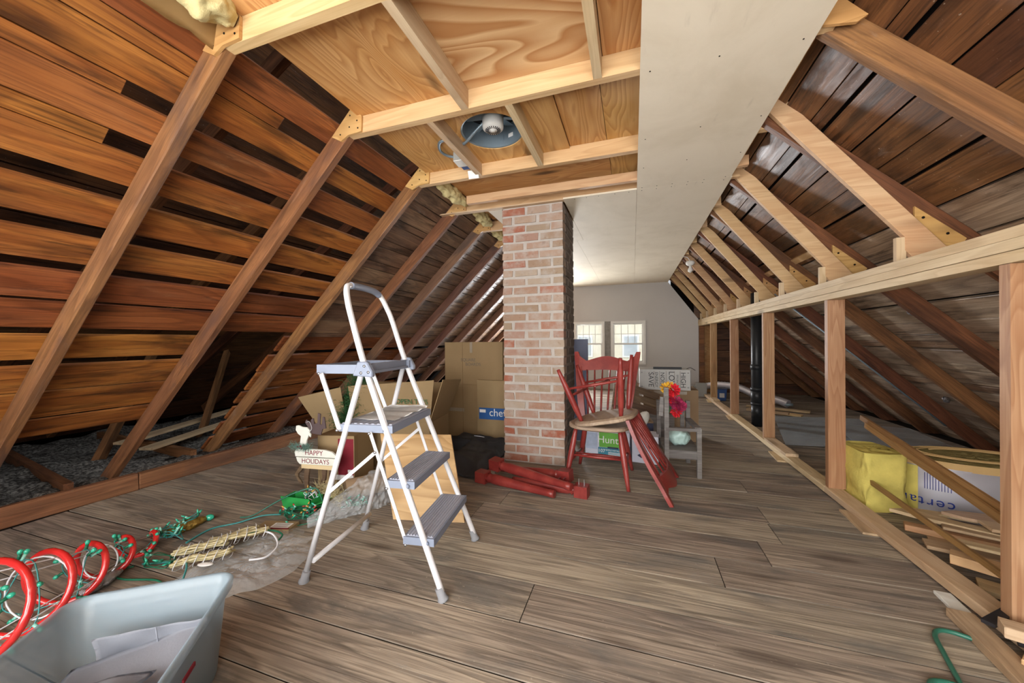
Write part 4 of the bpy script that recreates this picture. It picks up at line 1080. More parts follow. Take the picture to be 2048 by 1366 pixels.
light_string('string_lights', (-1.60, 1.79, 0.0), 'small tangle of green string lights beside the clear bag', 12, (.09, .07), 1, 12, M['green_wire'], [M['bulb_green'], M['bulb_body']], .05, 16)
light_string('string_lights', (-1.87, 1.70, 0.045), 'string light tangle heaped inside the green carton', 14, (.07, .035), 1, 10, M['wire_white'], [M['bulb_body'], M['bulb_amber']], .06, 16)
tn = empty('tinsel_bundle', (-1.745, 1.735, 0.03), label='pale tinsel bundle lying behind the green carton', cat='tinsel')
needles('tinsel', [(-.12, .05, .05), (0, .03, .05), (.08, .0, .03)], 500, .05, .018, M['clearlamp'], tn, 8, .0015)
tube('core', [(-.12, .05, .04), (.08, 0, .02)], .012, M['clearlamp'], tn, 8)
scrap_wire('light_cable', [(-1.77, 1.70, .05), (-1.80, 1.68, .13), (-1.88, 1.62, .12), (-1.98, 1.57, .07), (-2.07, 1.50, .012), (-2.13, 1.47, .006)], .0042, M['hose'], 'dark green cable arching over the green carton', 'cable')
scrap_wire('light_cable', [(-1.93, 1.56, .01), (-2.0, 1.50, .02), (-2.08, 1.42, .006), (-2.15, 1.33, .006), (-2.12, 1.2, .006)], .0042, M['teal_wire'], 'teal cable running from the green carton to the clear bundles', 'cable')
fb_ = empty('flat_carton', (-1.815, 1.443, 0), 0.25, 'small flat brown carton with a white printed label', 'box')
obox('body', (0, 0, .012), (.19, .085, .024), M['card2'], fb_, .002)
obox('white_label', (.03, -.005, .0246), (.10, .05, .001), M['ink_white'], fb_, 0)
obox('red_strip', (.035, -.0365, .0246), (.115, .012, .001), M['ink_red'], fb_, 0)
for k in range(4): obox('print_line', (.03, .012 - k * .011, .0254), (.08, .003, .0004), M['ink'], fb_, 0)

# ================================================================== RED ROPE-LIGHT SPIRAL TREE lying on the floor
tip = V((-2.27, 1.17, 0.03)); base = V((-1.93, 0.42, 0.17))
sp = empty('spiral_light_tree', (tip.x, tip.y, 0), label='red rope-light spiral tree lying on its side by the kerb', cat='light tree')
ax = (base - tip); La = ax.length; axn = ax.normalized(); s1 = axn.cross(V((0, 0, 1))).normalized(); s2 = s1.cross(axn)
def coil(t, ph=0.0):
    a = t * 2 * PI * 5.5 + ph; r = 0.028 + 0.145 * t
    return tip + axn * La * t + (s1 * math.cos(a) + s2 * math.sin(a)) * r - V((tip.x, tip.y, 0))
tube('rope_light', [coil(i / 150) for i in range(151)], .0115, M['rope_red'], sp, 10)
for k in range(4):
    ph = k * PI / 2 + .4
    f = lambda t: tip + axn * La * t + (s1 * math.cos(ph) + s2 * math.sin(ph)) * (0.015 + 0.145 * t) - V((tip.x, tip.y, 0))
    tube('frame_rod', [f(0), f(1)], .0022, M['wire_white'], sp, 6)
for t in (.35, .62, .95):
    tube('frame_ring', [tip + axn * La * t + (s1 * math.cos(q / 24 * 2 * PI) + s2 * math.sin(q / 24 * 2 * PI)) * (0.015 + 0.145 * t) - V((tip.x, tip.y, 0)) for q in range(24)], .003, M['wire_white'], sp, 6, closed=True)
rnd = random.Random(5)
wp = []
for i in range(40):
    t = i / 39 * .95; a = t * 30 + rnd.uniform(-.6, .6); wp.append(tip + axn * La * t + (s1 * math.cos(a) + s2 * math.sin(a)) * (.012 + .148 * t) - V((tip.x, tip.y, 0)))
Pw = smooth_path(wp, 5)
tube('light_wire', Pw, .002, M['teal_wire'], sp, 5)
for k in range(46):
    p = Pw[int((k + .5) * len(Pw) / 46)]; c_ = tip + axn * La * (k / 46) - V((tip.x, tip.y, 0)); d = (p - c_)
    d = (d.normalized() + V((rnd.gauss(0, .4), rnd.gauss(0, .4), rnd.gauss(0, .3)))).normalized()
    s = tube('bulb_socket', [p, p + d * .020], .0055, M['bulb_body'] if k % 2 else M['green_wire'], sp, 7)
    tube('bulb', [p + d * .019, p + d * .027, p + d * .034, p + d * .036], [.0055, .0085, .006, .001], M['bulb_green'], s, 8)
light_string('string_lights', (-2.24, 1.20, 0.0), 'knot of teal string lights at the tip of the red spiral', 21, (.11, .06), 1, 18, M['teal_wire'], [M['bulb_green'], M['bulb_body']], .06, 22)
light_string('string_lights', (-2.05, 1.05, 0.0), 'loose green string lights on the floor beside the red spiral', 22, (.10, .05), 1, 8, M['green_wire'], [M['bulb_green']], .03, 12)
def lump(name, a, b, r, mat, label, cat, nzs=30, amp=.3, flat=1.0):
    a, b = V(a), V(b); d = (b - a); L = d.length; d.normalize(); s = d.cross(V((0, 0, 1))).normalized(); w = s.cross(d)
    def f(u, v):
        an = v * 2 * PI; R_ = r * math.sin(max(.02, min(.98, u)) * PI) ** .45 * (1 + amp * nz(u * L * nzs, math.cos(an), math.sin(an), 1.5) + amp * .45 * nz(u * L * nzs * 2.5 + 3, math.cos(an) * 2.6, math.sin(an) * 2.6, 1.5))
        return a + d * L * u + s * math.cos(an) * R_ + w * math.sin(an) * R_ * flat
    o = grid_sheet(name, f, 40, 32, mat, None); return tag(o, label, cat)
lump('tinsel_ornament', (-2.30, 1.19, .022), (-2.275, 1.385, .022), .045, M['gold'], 'gold tinsel ornament lying near the kerb', 'ornament', 40, .3, .6)
lump('tinsel_ornament', (-2.05, 0.80, .025), (-2.10, 0.95, .025), .026, M['silver'], 'silver tinsel ornament between red spiral and plastic bin', 'ornament', 50, .3, .8)
light_string('string_lights', (-2.285, 1.29, 0.012), 'short teal light string draped on the gold ornament', 23, (.05, .09), 1, 8, M['teal_wire'], [M['bulb_green'], M['bulb_body']], .05, 12)
o = lump('light_plug', (-2.285, 1.385, .02), (-2.25, 1.41, .02), .016, M['bulb_green'], 'teal plug at the end of the gold ornament', 'plug', 10, .1)

# ================================================================== CLEAR MINI-LIGHT BUNDLES on a plastic bag
def bag2f(u, v):
    a = v * 2 * PI; c = V((-1.66, 1.19, 0)); R_ = (.30 + .035 * math.cos(3 * a) + .05 * nz(math.cos(a) * 3, math.sin(a) * 3, 3)) * u
    p = c + V((math.cos(a) * R_ * .75, math.sin(a) * R_ * .95, 0))
    cr = abs(nz(p.x, p.y, 1, 9)) * .026 + abs(nz(p.x, p.y, 2, 22)) * .010 + abs(nz(p.x, p.y, 5, 50)) * .005
    p.z = max(.002, .004 + (.012 + cr) * (1 - u ** 5)); return p
o = grid_sheet('plastic_bag', bag2f, 40, 110, M['bag2'], None, 0, False); tag(o, 'empty clear plastic bag spread on the floor under the light bundles', 'bag')
def bundle(a, b, label, seed):
    rnd = random.Random(seed); a, b = V(a), V(b); t = empty('mini_light_bundle', a, 0, label, 'string lights', 'clear mini-light bundles on the plastic bag')
    d = b - a; s = d.cross(V((0, 0, 1))).normalized()
    for k in range(11):
        o1, o2 = s * rnd.uniform(-.03, .03) + V((0, 0, rnd.uniform(0, .022))), s * rnd.uniform(-.03, .03) + V((0, 0, rnd.uniform(0, .028)))
        tube('light_strand', smooth_path([o1, d * .33 + o2, d * .66 + o1, d * rnd.uniform(.9, 1) + o2], 4), .0052, M['clearlamp'], t, 6)
    L = d.length; n = max(3, int(L / .035))
    for k in range(n):
        c = d * ((k + .5) / n) + V((0, 0, .010))
        ring = [c + (s * math.cos(q * PI / 6) * .037 + V((0, 0, 1)) * math.sin(q * PI / 6) * .026) + d.normalized() * .006 * math.sin(q) for q in range(12)]
        tube('twist_tie', ring, .0018, M['wire_white'], t, 5, closed=True)
    return t
bundle((-2.02, 1.10, .02), (-1.82, 1.22, .05), 'clear mini-light bundle nearest the teal cables', 1)
bundle((-1.90, 1.03, .03), (-1.70, 1.14, .06), 'clear mini-light bundle lying nearest the plastic bin', 2)
bundle((-1.96, 1.20, .02), (-1.80, 1.34, .05), 'clear mini-light bundle at the back of the group', 3)
bundle((-1.86, 1.20, .05), (-1.72, 1.33, .06), 'clear mini-light bundle in the middle beside the white cable', 4)
scrap_wire('light_cable', [(-1.74, 1.31, .07), (-1.66, 1.30, .07), (-1.57, 1.25, .06), (-1.55, 1.18, .05), (-1.60, 1.14, .05)], .0045, M['wire_white'], 'white cable curving over the plastic bag', 'cable')
scrap_wire('light_cable', [(-1.82, 1.22, .07), (-1.72, 1.32, .07), (-1.64, 1.33, .06), (-1.62, 1.29, .05)], .004, M['green_wire'], 'green cable lying along the clear bundles', 'cable')
scrap_wire('light_cable', [(-2.10, 1.02, .01), (-1.95, 1.08, .012), (-1.80, 1.02, .06), (-1.72, .96, .05)], .004, M['teal_wire'], 'teal cable looping toward the plastic bin', 'cable')
scrap_wire('light_cable', [(-2.12, 1.0, .008), (-2.16, .94, .008), (-2.05, .93, .008), (-1.9, .97, .008), (-1.75, .92, .03)], .004, M['green_wire'], 'green cable loop on the floor behind the plastic bin', 'cable')
lump('white_tag', (-1.78, 1.05, .05), (-1.72, 1.07, .05), .014, M['ink_white'], 'white paper tag on the clear bag by the bin', 'tag', 10, .1, .3)

# ================================================================== TRANSLUCENT STORAGE BIN
a_ = V((-0.794, -0.608, 0)); b_ = V((0.595, -0.804, 0)); C1 = V((-1.217, 0.837, 0))
ctr = C1 + a_ * .205 + b_ * .31
bn = empty('storage_bin', (ctr.x, ctr.y, 0), math.atan2(b_.y, b_.x), 'translucent plastic storage bin in the near left corner', 'storage bin')
def rrect(hx, hy, r, n=6):
    pts = []
    for cx, cy, a0 in ((hx - r, hy - r, 0), (-hx + r, hy - r, PI / 2), (-hx + r, -hy + r, PI), (hx - r, -hy + r, 1.5 * PI)):
        for k in range(n + 1): a = a0 + PI / 2 * k / n; pts.append((cx + r * math.cos(a), cy + r * math.sin(a)))
    return pts
HX, HY, HZ = .31, .205, .27
def bin_shell():
    bm = bmesh.new(); L_ = []
    for hx, hy, r, z in ((HX - .045, HY - .035, .05, .004), (HX - .04, HY - .03, .055, .02), (HX - .02, HY - .015, .055, HZ - .05), (HX - .012, HY - .01, .055, HZ - .03), (HX - .002, HY - .002, .055, HZ - .028), (HX, HY, .055, HZ - .004), (HX - .004, HY - .004, .053, HZ), (HX - .012, HY - .012, .05, HZ - .004), (HX - .015, HY - .013, .05, HZ - .03), (HX - .024, HY - .018, .05, HZ - .05), (HX - .043, HY - .033, .05, .022), (HX - .047, HY - .037, .048, .008)):
        L_.append([bm.verts.new((x, y, z)) for x, y in rrect(hx, hy, r)])
    n = len(L_[0])
    for A, B in zip(L_, L_[1:]):
        for k in range(n): bm.faces.new((A[k], A[(k + 1) % n], B[(k + 1) % n], B[k]))
    bm.faces.new(L_[0][::-1]); bm.faces.new(L_[-1])
    return bm_mesh(bm, 'tub', True)
link('tub', bin_shell(), M['binplastic'], bn)
for (x, y, rz) in ((.1, -HY + .012, 0), (-.02, -HY + .012, 0)): obox('rim_clip', (x, y, HZ - .015), (.016, .012, .03), M['binplastic'], bn, .002)
obox('red_badge', (-.02, HY - .008, .185), (.055, .004, .010), M['ink_red'], bn, .001)
# (the badge sits on the end facing the room)
o = obox('red_badge', (-.31 + .013, .02, .215), (.004, .055, .010), M['ink_red'], bn, .001)
# folded pale fabric organisers inside
Mb = bn.matrix_basis.copy()
def fab(name, fn, label, thick=.006, nu=20, nv=20):
    o = grid_sheet(name, fn, nu, nv, M['cloth'], None, thick); o.location = (ctr.x, ctr.y, 0); o.rotation_euler = (0, 0, math.atan2(b_.y, b_.x))
    return tag(o, label, 'fabric organiser', 'fabric organisers in the plastic bin')
f1 = fab('fabric_organiser', lambda u, v: V((-.22 + u * .40, -.15 + v * .30, .12 + .06 * (1 - u) * v + .012 * nz(u * 3, v * 3, 1))), 'flat grey fabric panel lying at the far end of the plastic bin')
f2 = fab('fabric_organiser', lambda u, v: V((-.08 + u * .30 + .03 * v, -.16 + v * .28, .19 + .035 * math.sin(u * PI) + .015 * nz(u * 4, v * 3, 7))), 'folded grey fabric organiser on top of the others in the plastic bin')
f3 = fab('fabric_organiser', lambda u, v: V((-.255 + .012 * nz(v * 4, u * 3, 2) + .05 * u, -.10 + v * .26, .03 + u * .17)), 'grey fabric panel standing against the bin end with the red badge')
def seamline(parent, pts): return tube('seam', pts, .0018, M['seam'], parent, 5)
seamline(f1, [(-.05, -.14, .128), (-.05, .14, .150)]); seamline(f2, [(-.07, .09, .17), (.1, .095, .205), (.23, .09, .17)]); seamline(f3, [(-.235, .04, .035), (-.195, .045, .205)])

# ================================================================== RIGHT OF THE CHIMNEY: stored boxes and furniture
sl = obox('slate_panel', (-0.49, 3.62, 0.505), (0.14, 0.03, 1.0), M['panel_blue'], None, .004); tag(sl, 'narrow slate-blue panel standing behind the red chairs', 'panel')
hb = empty('fan_box', (-0.215, 3.19, 0), -0.10, 'lilac and lime printed ceiling fan carton under the red chairs', 'box')
obox('body', (0, .09, .11), (.37, .20, .22), M['lav'], hb, .004)
obox('lime_panel', (.035, -.0112, .145), (.20, .002, .125), M['green_print'], hb, 0); obox('teal_panel', (.045, -.0112, .045), (.24, .002, .07), M['teal_print'], hb, 0)
obox('room_picture', (-.13, -.0112, .13), (.10, .002, .14), plain('pale_room_print', 'aab6cc', .6, .3, mott=.3, mscale=25), hb, 0)
obox('title_bar', (.05, -.0125, .083), (.09, .002, .014), M['navy'], hb, 0)
text('brand_print', 'Hunter', 0.085, T(.045, -.0128, .145) @ RX(PI / 2), M['ink_white'], hb)
text('print', '107', 0.04, T(-.045, -.0128, .05) @ RX(PI / 2), M['ink_white'], hb); text('print', 'SIMPLE INSTALLATION', 0.017, T(.075, -.0128, .06) @ RX(PI / 2), M['ink_white'], hb)
for k in range(3): obox('print_line', (.075, -.0125, .043 - k * .01), (.13, .001, .004), M['ink_white'], hb, 0)
fb2 = empty('fan_box', (0.085, 3.10, 0), -0.12, 'white carton with navy fan-blade print beside the old wooden chair', 'box')
obox('body', (0, .10, .11), (.20, .19, .22), M['lav'], fb2, .004)
prism('navy_print', [(-.09, .19), (-.02, .16), (.0, .13), (-.07, .15)], .0035, .0048, M['navy'], fb2); prism('navy_print', [(.0, .14), (.095, .17), (.095, .13), (.04, .12)], .0035, .0048, M['navy'], fb2); prism('navy_print', [(-.06, .06), (-.01, .09), (.02, .05), (-.03, .04)], .0035, .0048, M['navy'], fb2)
bc = carton('cardboard_carton', (0.345, 4.06, 0), 0.0, (0.50, 0.34, 0.50), 'brown carton behind the old wooden chair under the silver carton', M['card3'])
obox('tape_strip', (0, -.171, .47), (.3, .002, .03), M['tape'], bc, 0)
kf = obox('plank_panel', (0.22, 3.78, 0.14), (0.3, 0.02, 0.28), M['grey_wood'], None, .002); tag(kf, 'low grey wooden panel standing in front of the brown carton', 'panel')
hl = empty('fixture_carton', (0.29, 3.98, 0.50), 0.0, 'silver carton printed with high low noise energy save, lying on the brown carton', 'box')
obox('body', (0, 0, .10), (.46, .28, .20), M['sign_face'], hl, .003); obox('dark_end', (.2315, 0, .10), (.004, .27, .19), M['ink_dark'], hl, .001)
obox('carry_handle', (.03, -.08, .21), (.26, .03, .022), M['ink_dark'], hl, .006)
for x, s, sz in ((.165, 'HIGH', .062), (.115, 'EFFICIENCY', .024), (.062, 'LOW', .072), (-.02, 'NOISE', .052), (-.075, 'ENERGY', .040), (-.125, 'SAVE', .066)):
    text('print', s, sz, T(x, -.1403, .10) @ RX(PI / 2) @ RZ(-PI / 2), M['ink_dark'], hl, sx=1.0 if len(s) < 7 else .8)
for x in (.085, .135, .01, -.05, -.10): obox('print_rule', (x + .005, -.1405, .10), (.003, .001, .17), M['ink'], hl, 0)
for x in (-.21, .21):
    for z in (.03, .17): lathe('corner_rivet', [(.007, 0), (.007, .003), (0, .004)], M['steel'], hl, 10, M=T(x, -.1405, z) @ RX(PI / 2))
scrap_wire('wire_hook', [(0.50, 3.95, .70), (0.53, 3.93, .715), (0.56, 3.92, .70), (0.575, 3.92, .69)], .003, M['blackmetal'], 'thin dark wire sticking out beside the silver carton', 'wire')
# wooden crate pieces and a white pillow between the chair backs
cr = empty('wood_crate', (-0.02, 3.72, 0), 0.2, 'broken brown slatted crate leaning behind the red chairs', 'crate')
for k, (x, z, a) in enumerate(((-.16, .30, .12), (-.08, .31, -.1), (-.02, .30, .2), (.05, .32, -.15))):
    obox('slat', (x, -.02 * k, z), (.065, .014, .58), M['darkwood'] if k % 2 else M['sheath_brown'], cr, .002, rot=(0, a, 0))
for k, (z, a) in enumerate(((.50, .35), (.42, .3), (.34, .28))):
    obox('rail', (.10, -.06, z), (.30, .016, .06), M['darkwood'], cr, .002, rot=(0, a, 0))
lump('cushion', (0.02, 3.45, .20), (.12, 3.5, .34), .055, M['pale_paint'], 'white rounded bundle beside the broken crate', 'cushion', 8, .1)
nb_ = carton('navy_carton', (0.06, 3.55, 0), 0.1, (0.20, 0.16, 0.26), 'small navy and tan carton behind the hanging red chair back', M['card3']); obox('navy_band', (0, -.081, .2), (.2, .002, .09), M['navy'], nb_, 0)
# old grey child's chair
oc = empty('old_wooden_chair', (0.325, 3.05, 0), 0.06, "small weathered grey wooden armchair holding a teal bag", 'chair')
for x, y, h in ((.108, -.17, .36), (-.108, -.17, .645), (.10, .17, .50), (-.12, .17, .50)):
    obox('leg', (x, y, h / 2), (.03, .032, h), M['grey_wood'], oc, .003)
obox('arm', (.0, -.17, .345), (.23, .036, .022), M['grey_wood'], oc, .003)
obox('arm', (.10, 0, .355), (.04, .36, .02), M['grey_wood'], oc, .003)
obox('seat', (0, 0, .185), (.24, .36, .018), M['grey_wood'], oc, .002); obox('seat_apron', (0, -.172, .16), (.2, .02, .055), M['grey_wood'], oc, .002)
obox('back_slat', (-.01, .175, .45), (.22, .016, .06), M['grey_wood'], oc, .002); obox('back_slat', (.06, .172, .36), (.03, .016, .2), M['grey_wood'], oc, .002)
obox('side_slat', (-.135, -.13, .50), (.03, .02, .14), M['grey_wood'], oc, .002, rot=(0, .1, 0))
lump('plastic_bag', (0.25, 2.99, .262), (0.40, 3.02, .255), .066, M['teal_bag'], 'pale teal bag resting on the seat of the old wooden chair', 'bag', 12, .3)
fl_ = empty('flower_bunch', (0.25, 2.93, .50), label='artificial red and pink flowers hanging on the old wooden chair', cat='flowers')
def bloom(c, r, mat, n, seed):
    rn = random.Random(seed); bm = bmesh.new()
    for i in range(n):
        d = V((rn.gauss(0, 1), rn.gauss(0, 1) - .5, rn.gauss(0, 1))).normalized(); s = d.cross(V((rn.random(), rn.random(), rn.random()))).normalized() * r * .17
        bm.faces.new([bm.verts.new(d * r * .2), bm.verts.new(d * r * .75 + s), bm.verts.new(d * r), bm.verts.new(d * r * .75 - s)])
    return link('bloom', bm_mesh(bm, 'bloom'), mat, fl_, loc=c)
bloom((.03, 0, .12), .055, M['petal_red'], 90, 1); bloom((-.02, 0, .135), .045, M['petal_yel'], 50, 2); bloom((.005, .02, .15), .04, M['petal_yel'], 40, 6)
bloom((.05, 0, .03), .055, M['petal_pink'], 90, 3); bloom((.085, 0.01, .0), .045, M['petal_pink'], 70, 4); bloom((.05, 0, -.04), .045, M['petal_red'], 60, 5); bloom((.02, .01, .05), .04, M['petal_red'], 50, 7); bloom((.06, 0, -.015), .04, M['petal_pink'], 50, 8)
tube('stem', smooth_path([(0, .02, -.06), (.02, .02, .05), (.02, .02, .12)], 5), .004, M['needle'], fl_, 6)

# ================================================================== RIGHT EAVE: pipe, duct, insulation, scraps
vp = empty('vent_pipe', (1.335, 4.80, 0), label='black plastic vent stack rising behind the knee wall studs', cat='pipe')
lathe('pipe', [(.056, 0.0), (.056, zr(1.335) + .05)], M['abs'], vp, 24)
for z0, z1, r in ((.26, .42, .062), (.40, .44, .066), (.64, .70, .064), (.09, .25, .058), (.24, .27, .064)):
    lathe('coupling', [(.05, z0), (r, z0), (r, z1), (.05, z1)], M['abs'], vp, 24)
def duct_path(): return smooth_path([(1.16, 7.05, .16), (1.35, 6.9, .22), (1.60, 6.65, .21), (1.80, 6.4, .12), (1.98, 6.15, .10), (2.06, 6.05, .07)], 14)
P = duct_path(); dd = empty('dryer_duct', (1.6, 6.6, 0), label='silver corrugated flexible duct curving behind the vent pipe', cat='duct')
tube('flex_hose', [p - V((1.6, 6.6, 0)) for p in P], [.052 + .006 * (i % 2) for i in range(len(P))], M['foil'], dd, 16)
lathe('end_collar', [(.05, 0), (.056, 0), (.056, .03), (.05, .03)], M['galv'], dd, 16, loc=(.46, -.55, .05))
vbx = empty('vent_box', (1.12, 7.06, 0), label='grey metal vent box on the floor before the far wall', cat='vent box')
obox('body', (0, 0, .11), (.14, .2, .22), M['greymetal'], vbx, .004); obox('flange', (-.01, -.105, .11), (.17, .008, .24), M['greymetal'], vbx, .002)
for k in range(7): obox('louvre', (-.17, -.02, .05 + k * .02), (.2, .1, .008), M['greymetal'], vbx, .002)
bk = empty('blue_tub', (1.33, 6.62, 0), label='small blue plastic tub behind the far stud', cat='tub')
prism('tub', [(-.07, 0), (.07, 0), (.085, .19), (-.085, .19)], -.07, .07, M['bluebox'], bk, bev=.008); obox('white_label', (.01, -.0715, .09), (.07, .003, .07), M['ink_white'], bk, .001); obox('lid', (0, 0, .195), (.18, .16, .014), M['panel_blue'], bk, .004)
def film(name, pts, label, z=.03):
    bm = bmesh.new(); f = bm.faces.new([bm.verts.new(V(p)) for p in pts]); bmesh.ops.subdivide_edges(bm, edges=bm.edges[:], cuts=7, use_grid_fill=True)
    for v in bm.verts: v.co.z += .006 * nz(v.co.x, v.co.y, 0, 5)
    bmesh.ops.solidify(bm, geom=bm.faces[:], thickness=.003); o = link(name, bm_mesh(bm, name), M['film']); return tag(o, label, 'plastic sheet')
film('plastic_sheet', [(1.32, 3.95, .02), (2.10, 3.85, .08), (2.42, 5.0, .10), (1.65, 5.3, .03)], 'clear plastic sheet lying flat on the floor behind the knee wall')
film('plastic_sheet', [(1.72, 3.55, .10), (2.35, 3.45, .12), (2.45, 4.4, .14), (1.9, 4.5, .13)], 'clear plastic sheet on top of the other one beside the insulation')
for k, (a, b, z) in enumerate((((1.5, 5.80), (2.0, 5.45), .02), ((1.55, 6.05), (2.2, 5.75), .02), ((1.45, 5.62), (1.85, 5.42), .046))):
    o = beam('loose_board', (a[0], a[1], z), (b[0], b[1], z), .09, .022, (0, 0, 1), M['scrap'] if k else M['lumber'], None, .002); tag(o, ('pale loose board lying nearest the vent pipe', 'long loose board lying behind the plastic sheets', 'short loose board stacked beside the vent pipe')[k], 'board')
# fibreglass batt and foil-faced roll
def batt(u, v):
    a = v * 2 * PI; x = math.copysign(abs(math.cos(a)) ** .35, math.cos(a)) * .105; y = math.copysign(abs(math.sin(a)) ** .35, math.sin(a)) * .14
    return V((1.362 + x * (1 + .16 * nz(u * 3, math.cos(a) * 2, math.sin(a) * 2 + 1) + .05 * nz(u * 16, a * 5, 1)), 2.76 + y * (1 + .14 * nz(u * 3, math.cos(a) * 2, math.sin(a) * 2 + 4) + .05 * nz(u * 16, a * 5, 4)), u * .33 + .012 * nz(x * 9, y * 9, 3)))
bt = empty('insulation_batt', (0, 0, 0), label='yellow fibreglass batt standing behind the knee wall stud', cat='insulation')
bt.location = (1.362, 2.76, 0)
o = grid_sheet('batt_side', lambda u, v: batt(u, v) - V((1.362, 2.76, 0)), 24, 48, M['batt'], bt)
o = grid_sheet('batt_top', lambda u, v: V((batt(1, v).x - 1.362, batt(1, v).y - 2.76, 0)) * (1 - u * .98) + V((0, 0, .33 + .012 * nz(u * 5, v * 6, 2))), 8, 48, M['batt'], bt)
RCX, RCY, RA, RB, RH = 1.84, 2.78, .36, .20, .31
ir = empty('insulation_roll', (RCX, RCY, 0), -.10, 'foil-faced fibreglass insulation roll with dusty top', 'insulation')
def ell(v, k=1.0): a = v * 2 * PI; return V((RA * k * math.cos(a), RB * k * math.sin(a), 0))
grid_sheet('foil_wrap', lambda u, v: ell(v) * (1 + .015 * nz(u * 4, v * 14, 1)) + V((0, 0, .0 + u * (RH - .035))), 12, 64, M['foil'], ir)
grid_sheet('paper_rim', lambda u, v: ell(v, 1.005) + V((0, 0, RH - .04 + u * .04)), 2, 64, M['kraft'], ir)
grid_sheet('rolled_fibre', lambda u, v: ell(v, max(.01, 1 - u)) + V((0, 0, RH - .004 + .012 * nz(u * 9, v * 17, 2) + .01 * nz(u * 20, v * 50, 2))), 16, 64, M['batt_dirty'], ir)
grid_sheet('bare_fibre', lambda u, v: ell(.50 + v * .10, 1.012) + V((0, 0, .0 + u * (RH - .045))), 8, 14, M['batt'], ir)
tube('spiral_edge', [ell(k / 60 * 2.4, .82 - .26 * k / 60) + V((0, 0, RH + .012)) for k in range(61)], .004, M['kraft'], ir, 6)
for k, chx in enumerate('certai'):
    v = .665 - k * .019; a = v * 2 * PI; p = ell(v, 1.018); tg = V((-RA * math.sin(a), RB * math.cos(a), 0)).normalized(); nn = V((RB * math.cos(a), RA * math.sin(a), 0)).normalized()
    upv = V((0, 0, 1)); Mx = Matrix(((tg.x, upv.x, nn.x, p.x), (tg.y, upv.y, nn.y, p.y), (tg.z, upv.z, nn.z, .07), (0, 0, 0, 1)))
    text('printed_letter', chx, .072, Mx @ RZ(PI), M['ink_blue'], ir)
for k in range(10):
    v = .615 + k * .0055; a = v * 2 * PI; p = ell(v, 1.012); obox('printed_bar', (p.x, p.y, .19), (.002, .002, .09), M['ink_blue'], ir, 0)
lump('plastic_scrap', (2.02, 3.0, .28), (2.12, 2.93, .25), .05, M['bag'], 'crumpled pale blue plastic film on the insulation roll', 'plastic film', 14, .4, .4)
# long trim sticks leaning in the eave
for k, (a, b, w, lab) in enumerate((((1.33, 2.80, .505), (1.31, 1.78, .335), .030, 'long brown trim stick leaning above the insulation, upper one'),
                                  ((1.325, 2.745, .470), (1.285, 1.72, .300), .034, 'long brown trim stick leaning above the insulation, lower one of the close pair'),
                                  ((1.30, 2.86, .175), (1.27, 1.55, .11), .026, 'single thin brown trim stick crossing in front of the insulation roll'))):
    o = beam('trim_stick', a, b, .012, w, (0, 0, 1), M['trimstick'], None, .0015); tag(o, lab, 'trim stick', 'brown trim sticks in the right eave')
# scrap wood heap
rnd = random.Random(31)
def scrap(a, b, w, t, mat, label, roll=0.0):
    o = beam('scrap_board', a, b, w, t, (math.sin(roll), 0, math.cos(roll)), mat, None, .002, jit=.001, subx=3); return tag(o, label, 'scrap wood', 'scrap wood heap beside the bottom plate')
scrap((1.26, 2.03, .075), (1.62, 1.80, .075), .07, .038, M['lumber'], 'thick pale offcut with orange sawn edge in the scrap heap')
scrap((1.27, 2.19, .045), (1.75, 2.02, .055), .085, .016, M['scrap'], 'long thin pale strip in the middle of the scrap heap')
scrap((1.28, 2.34, .055), (1.72, 2.16, .06), .05, .03, M['stud'], 'reddish stick poking out of the scrap heap near the stud')
scrap((1.36, 2.14, .09), (1.82, 1.97, .085), .06, .012, M['scrap'], 'weathered strip lying highest on the scrap heap', .1)
scrap((1.42, 2.34, .085), (1.80, 2.16, .095), .12, .012, M['scrap'], 'broad thin board at the back of the scrap heap')
scrap((1.28, 1.93, .02), (1.60, 1.76, .02), .10, .022, M['scrap'], 'flat weathered board at the bottom of the scrap heap')
scrap((1.45, 2.48, .03), (1.95, 2.40, .04), .07, .018, M['lumber_pale'], 'pale strip at the foot of the foil roll')
scrap((1.30, 1.80, .012), (1.55, 1.66, .012), .06, .02, M['grey_wood'], 'grey board end beside the near stud')
pl_ = prism('curved_offcut', [(0, 0), (.10, .085), (.20, .11), (.30, .10), (.31, .085), (.22, .085), (.17, .05), (.22, .015), (.36, -.02), (.50, -.05), (.50, -.08), (.30, -.055), (.12, -.03)], 0, .016, M['scrap'], None, M=T(1.27, 2.43, .10) @ RZ(-.38) @ RX(-PI / 2))
tag(pl_, 'curved bandsawn plywood offcut on top of the scrap heap', 'scrap wood')
pl2 = prism('rounded_offcut', [(0, 0), (.06, .05), (.16, .075), (.26, .06), (.36, .015), (.30, -.02), (.18, -.045), (.06, -.03)], 0, .014, wood('pinkish_board', '80604a', 'a98a72', 'b99a80', .2, 8, 6, .3, .2, .05), None, M=T(1.47, 2.42, .118) @ RZ(-.30) @ RX(-PI / 2))
tag(pl2, 'rounded brown offcut behind the curved one in the scrap heap', 'scrap wood')
scrap((1.125, 1.85, .008), (1.112, 1.73, .008), .05, .014, M['pale_paint'], 'white painted offcut tucked against the bottom plate')
scrap((1.090, 1.715, .016), (1.055, 1.40, .016), .07, .028, M['scrap'], 'grey tapered board lying outside the bottom plate')
scrap((1.095, 1.57, .082), (1.36, 1.47, .082), .06, .034, M['lumber_pale'], 'short grey-topped offcut below the near stud')
scrap((1.105, 1.515, .026), (1.25, 1.38, .026), .07, .036, M['lumber'], 'stubby orange-edged offcut at the right edge of the picture')
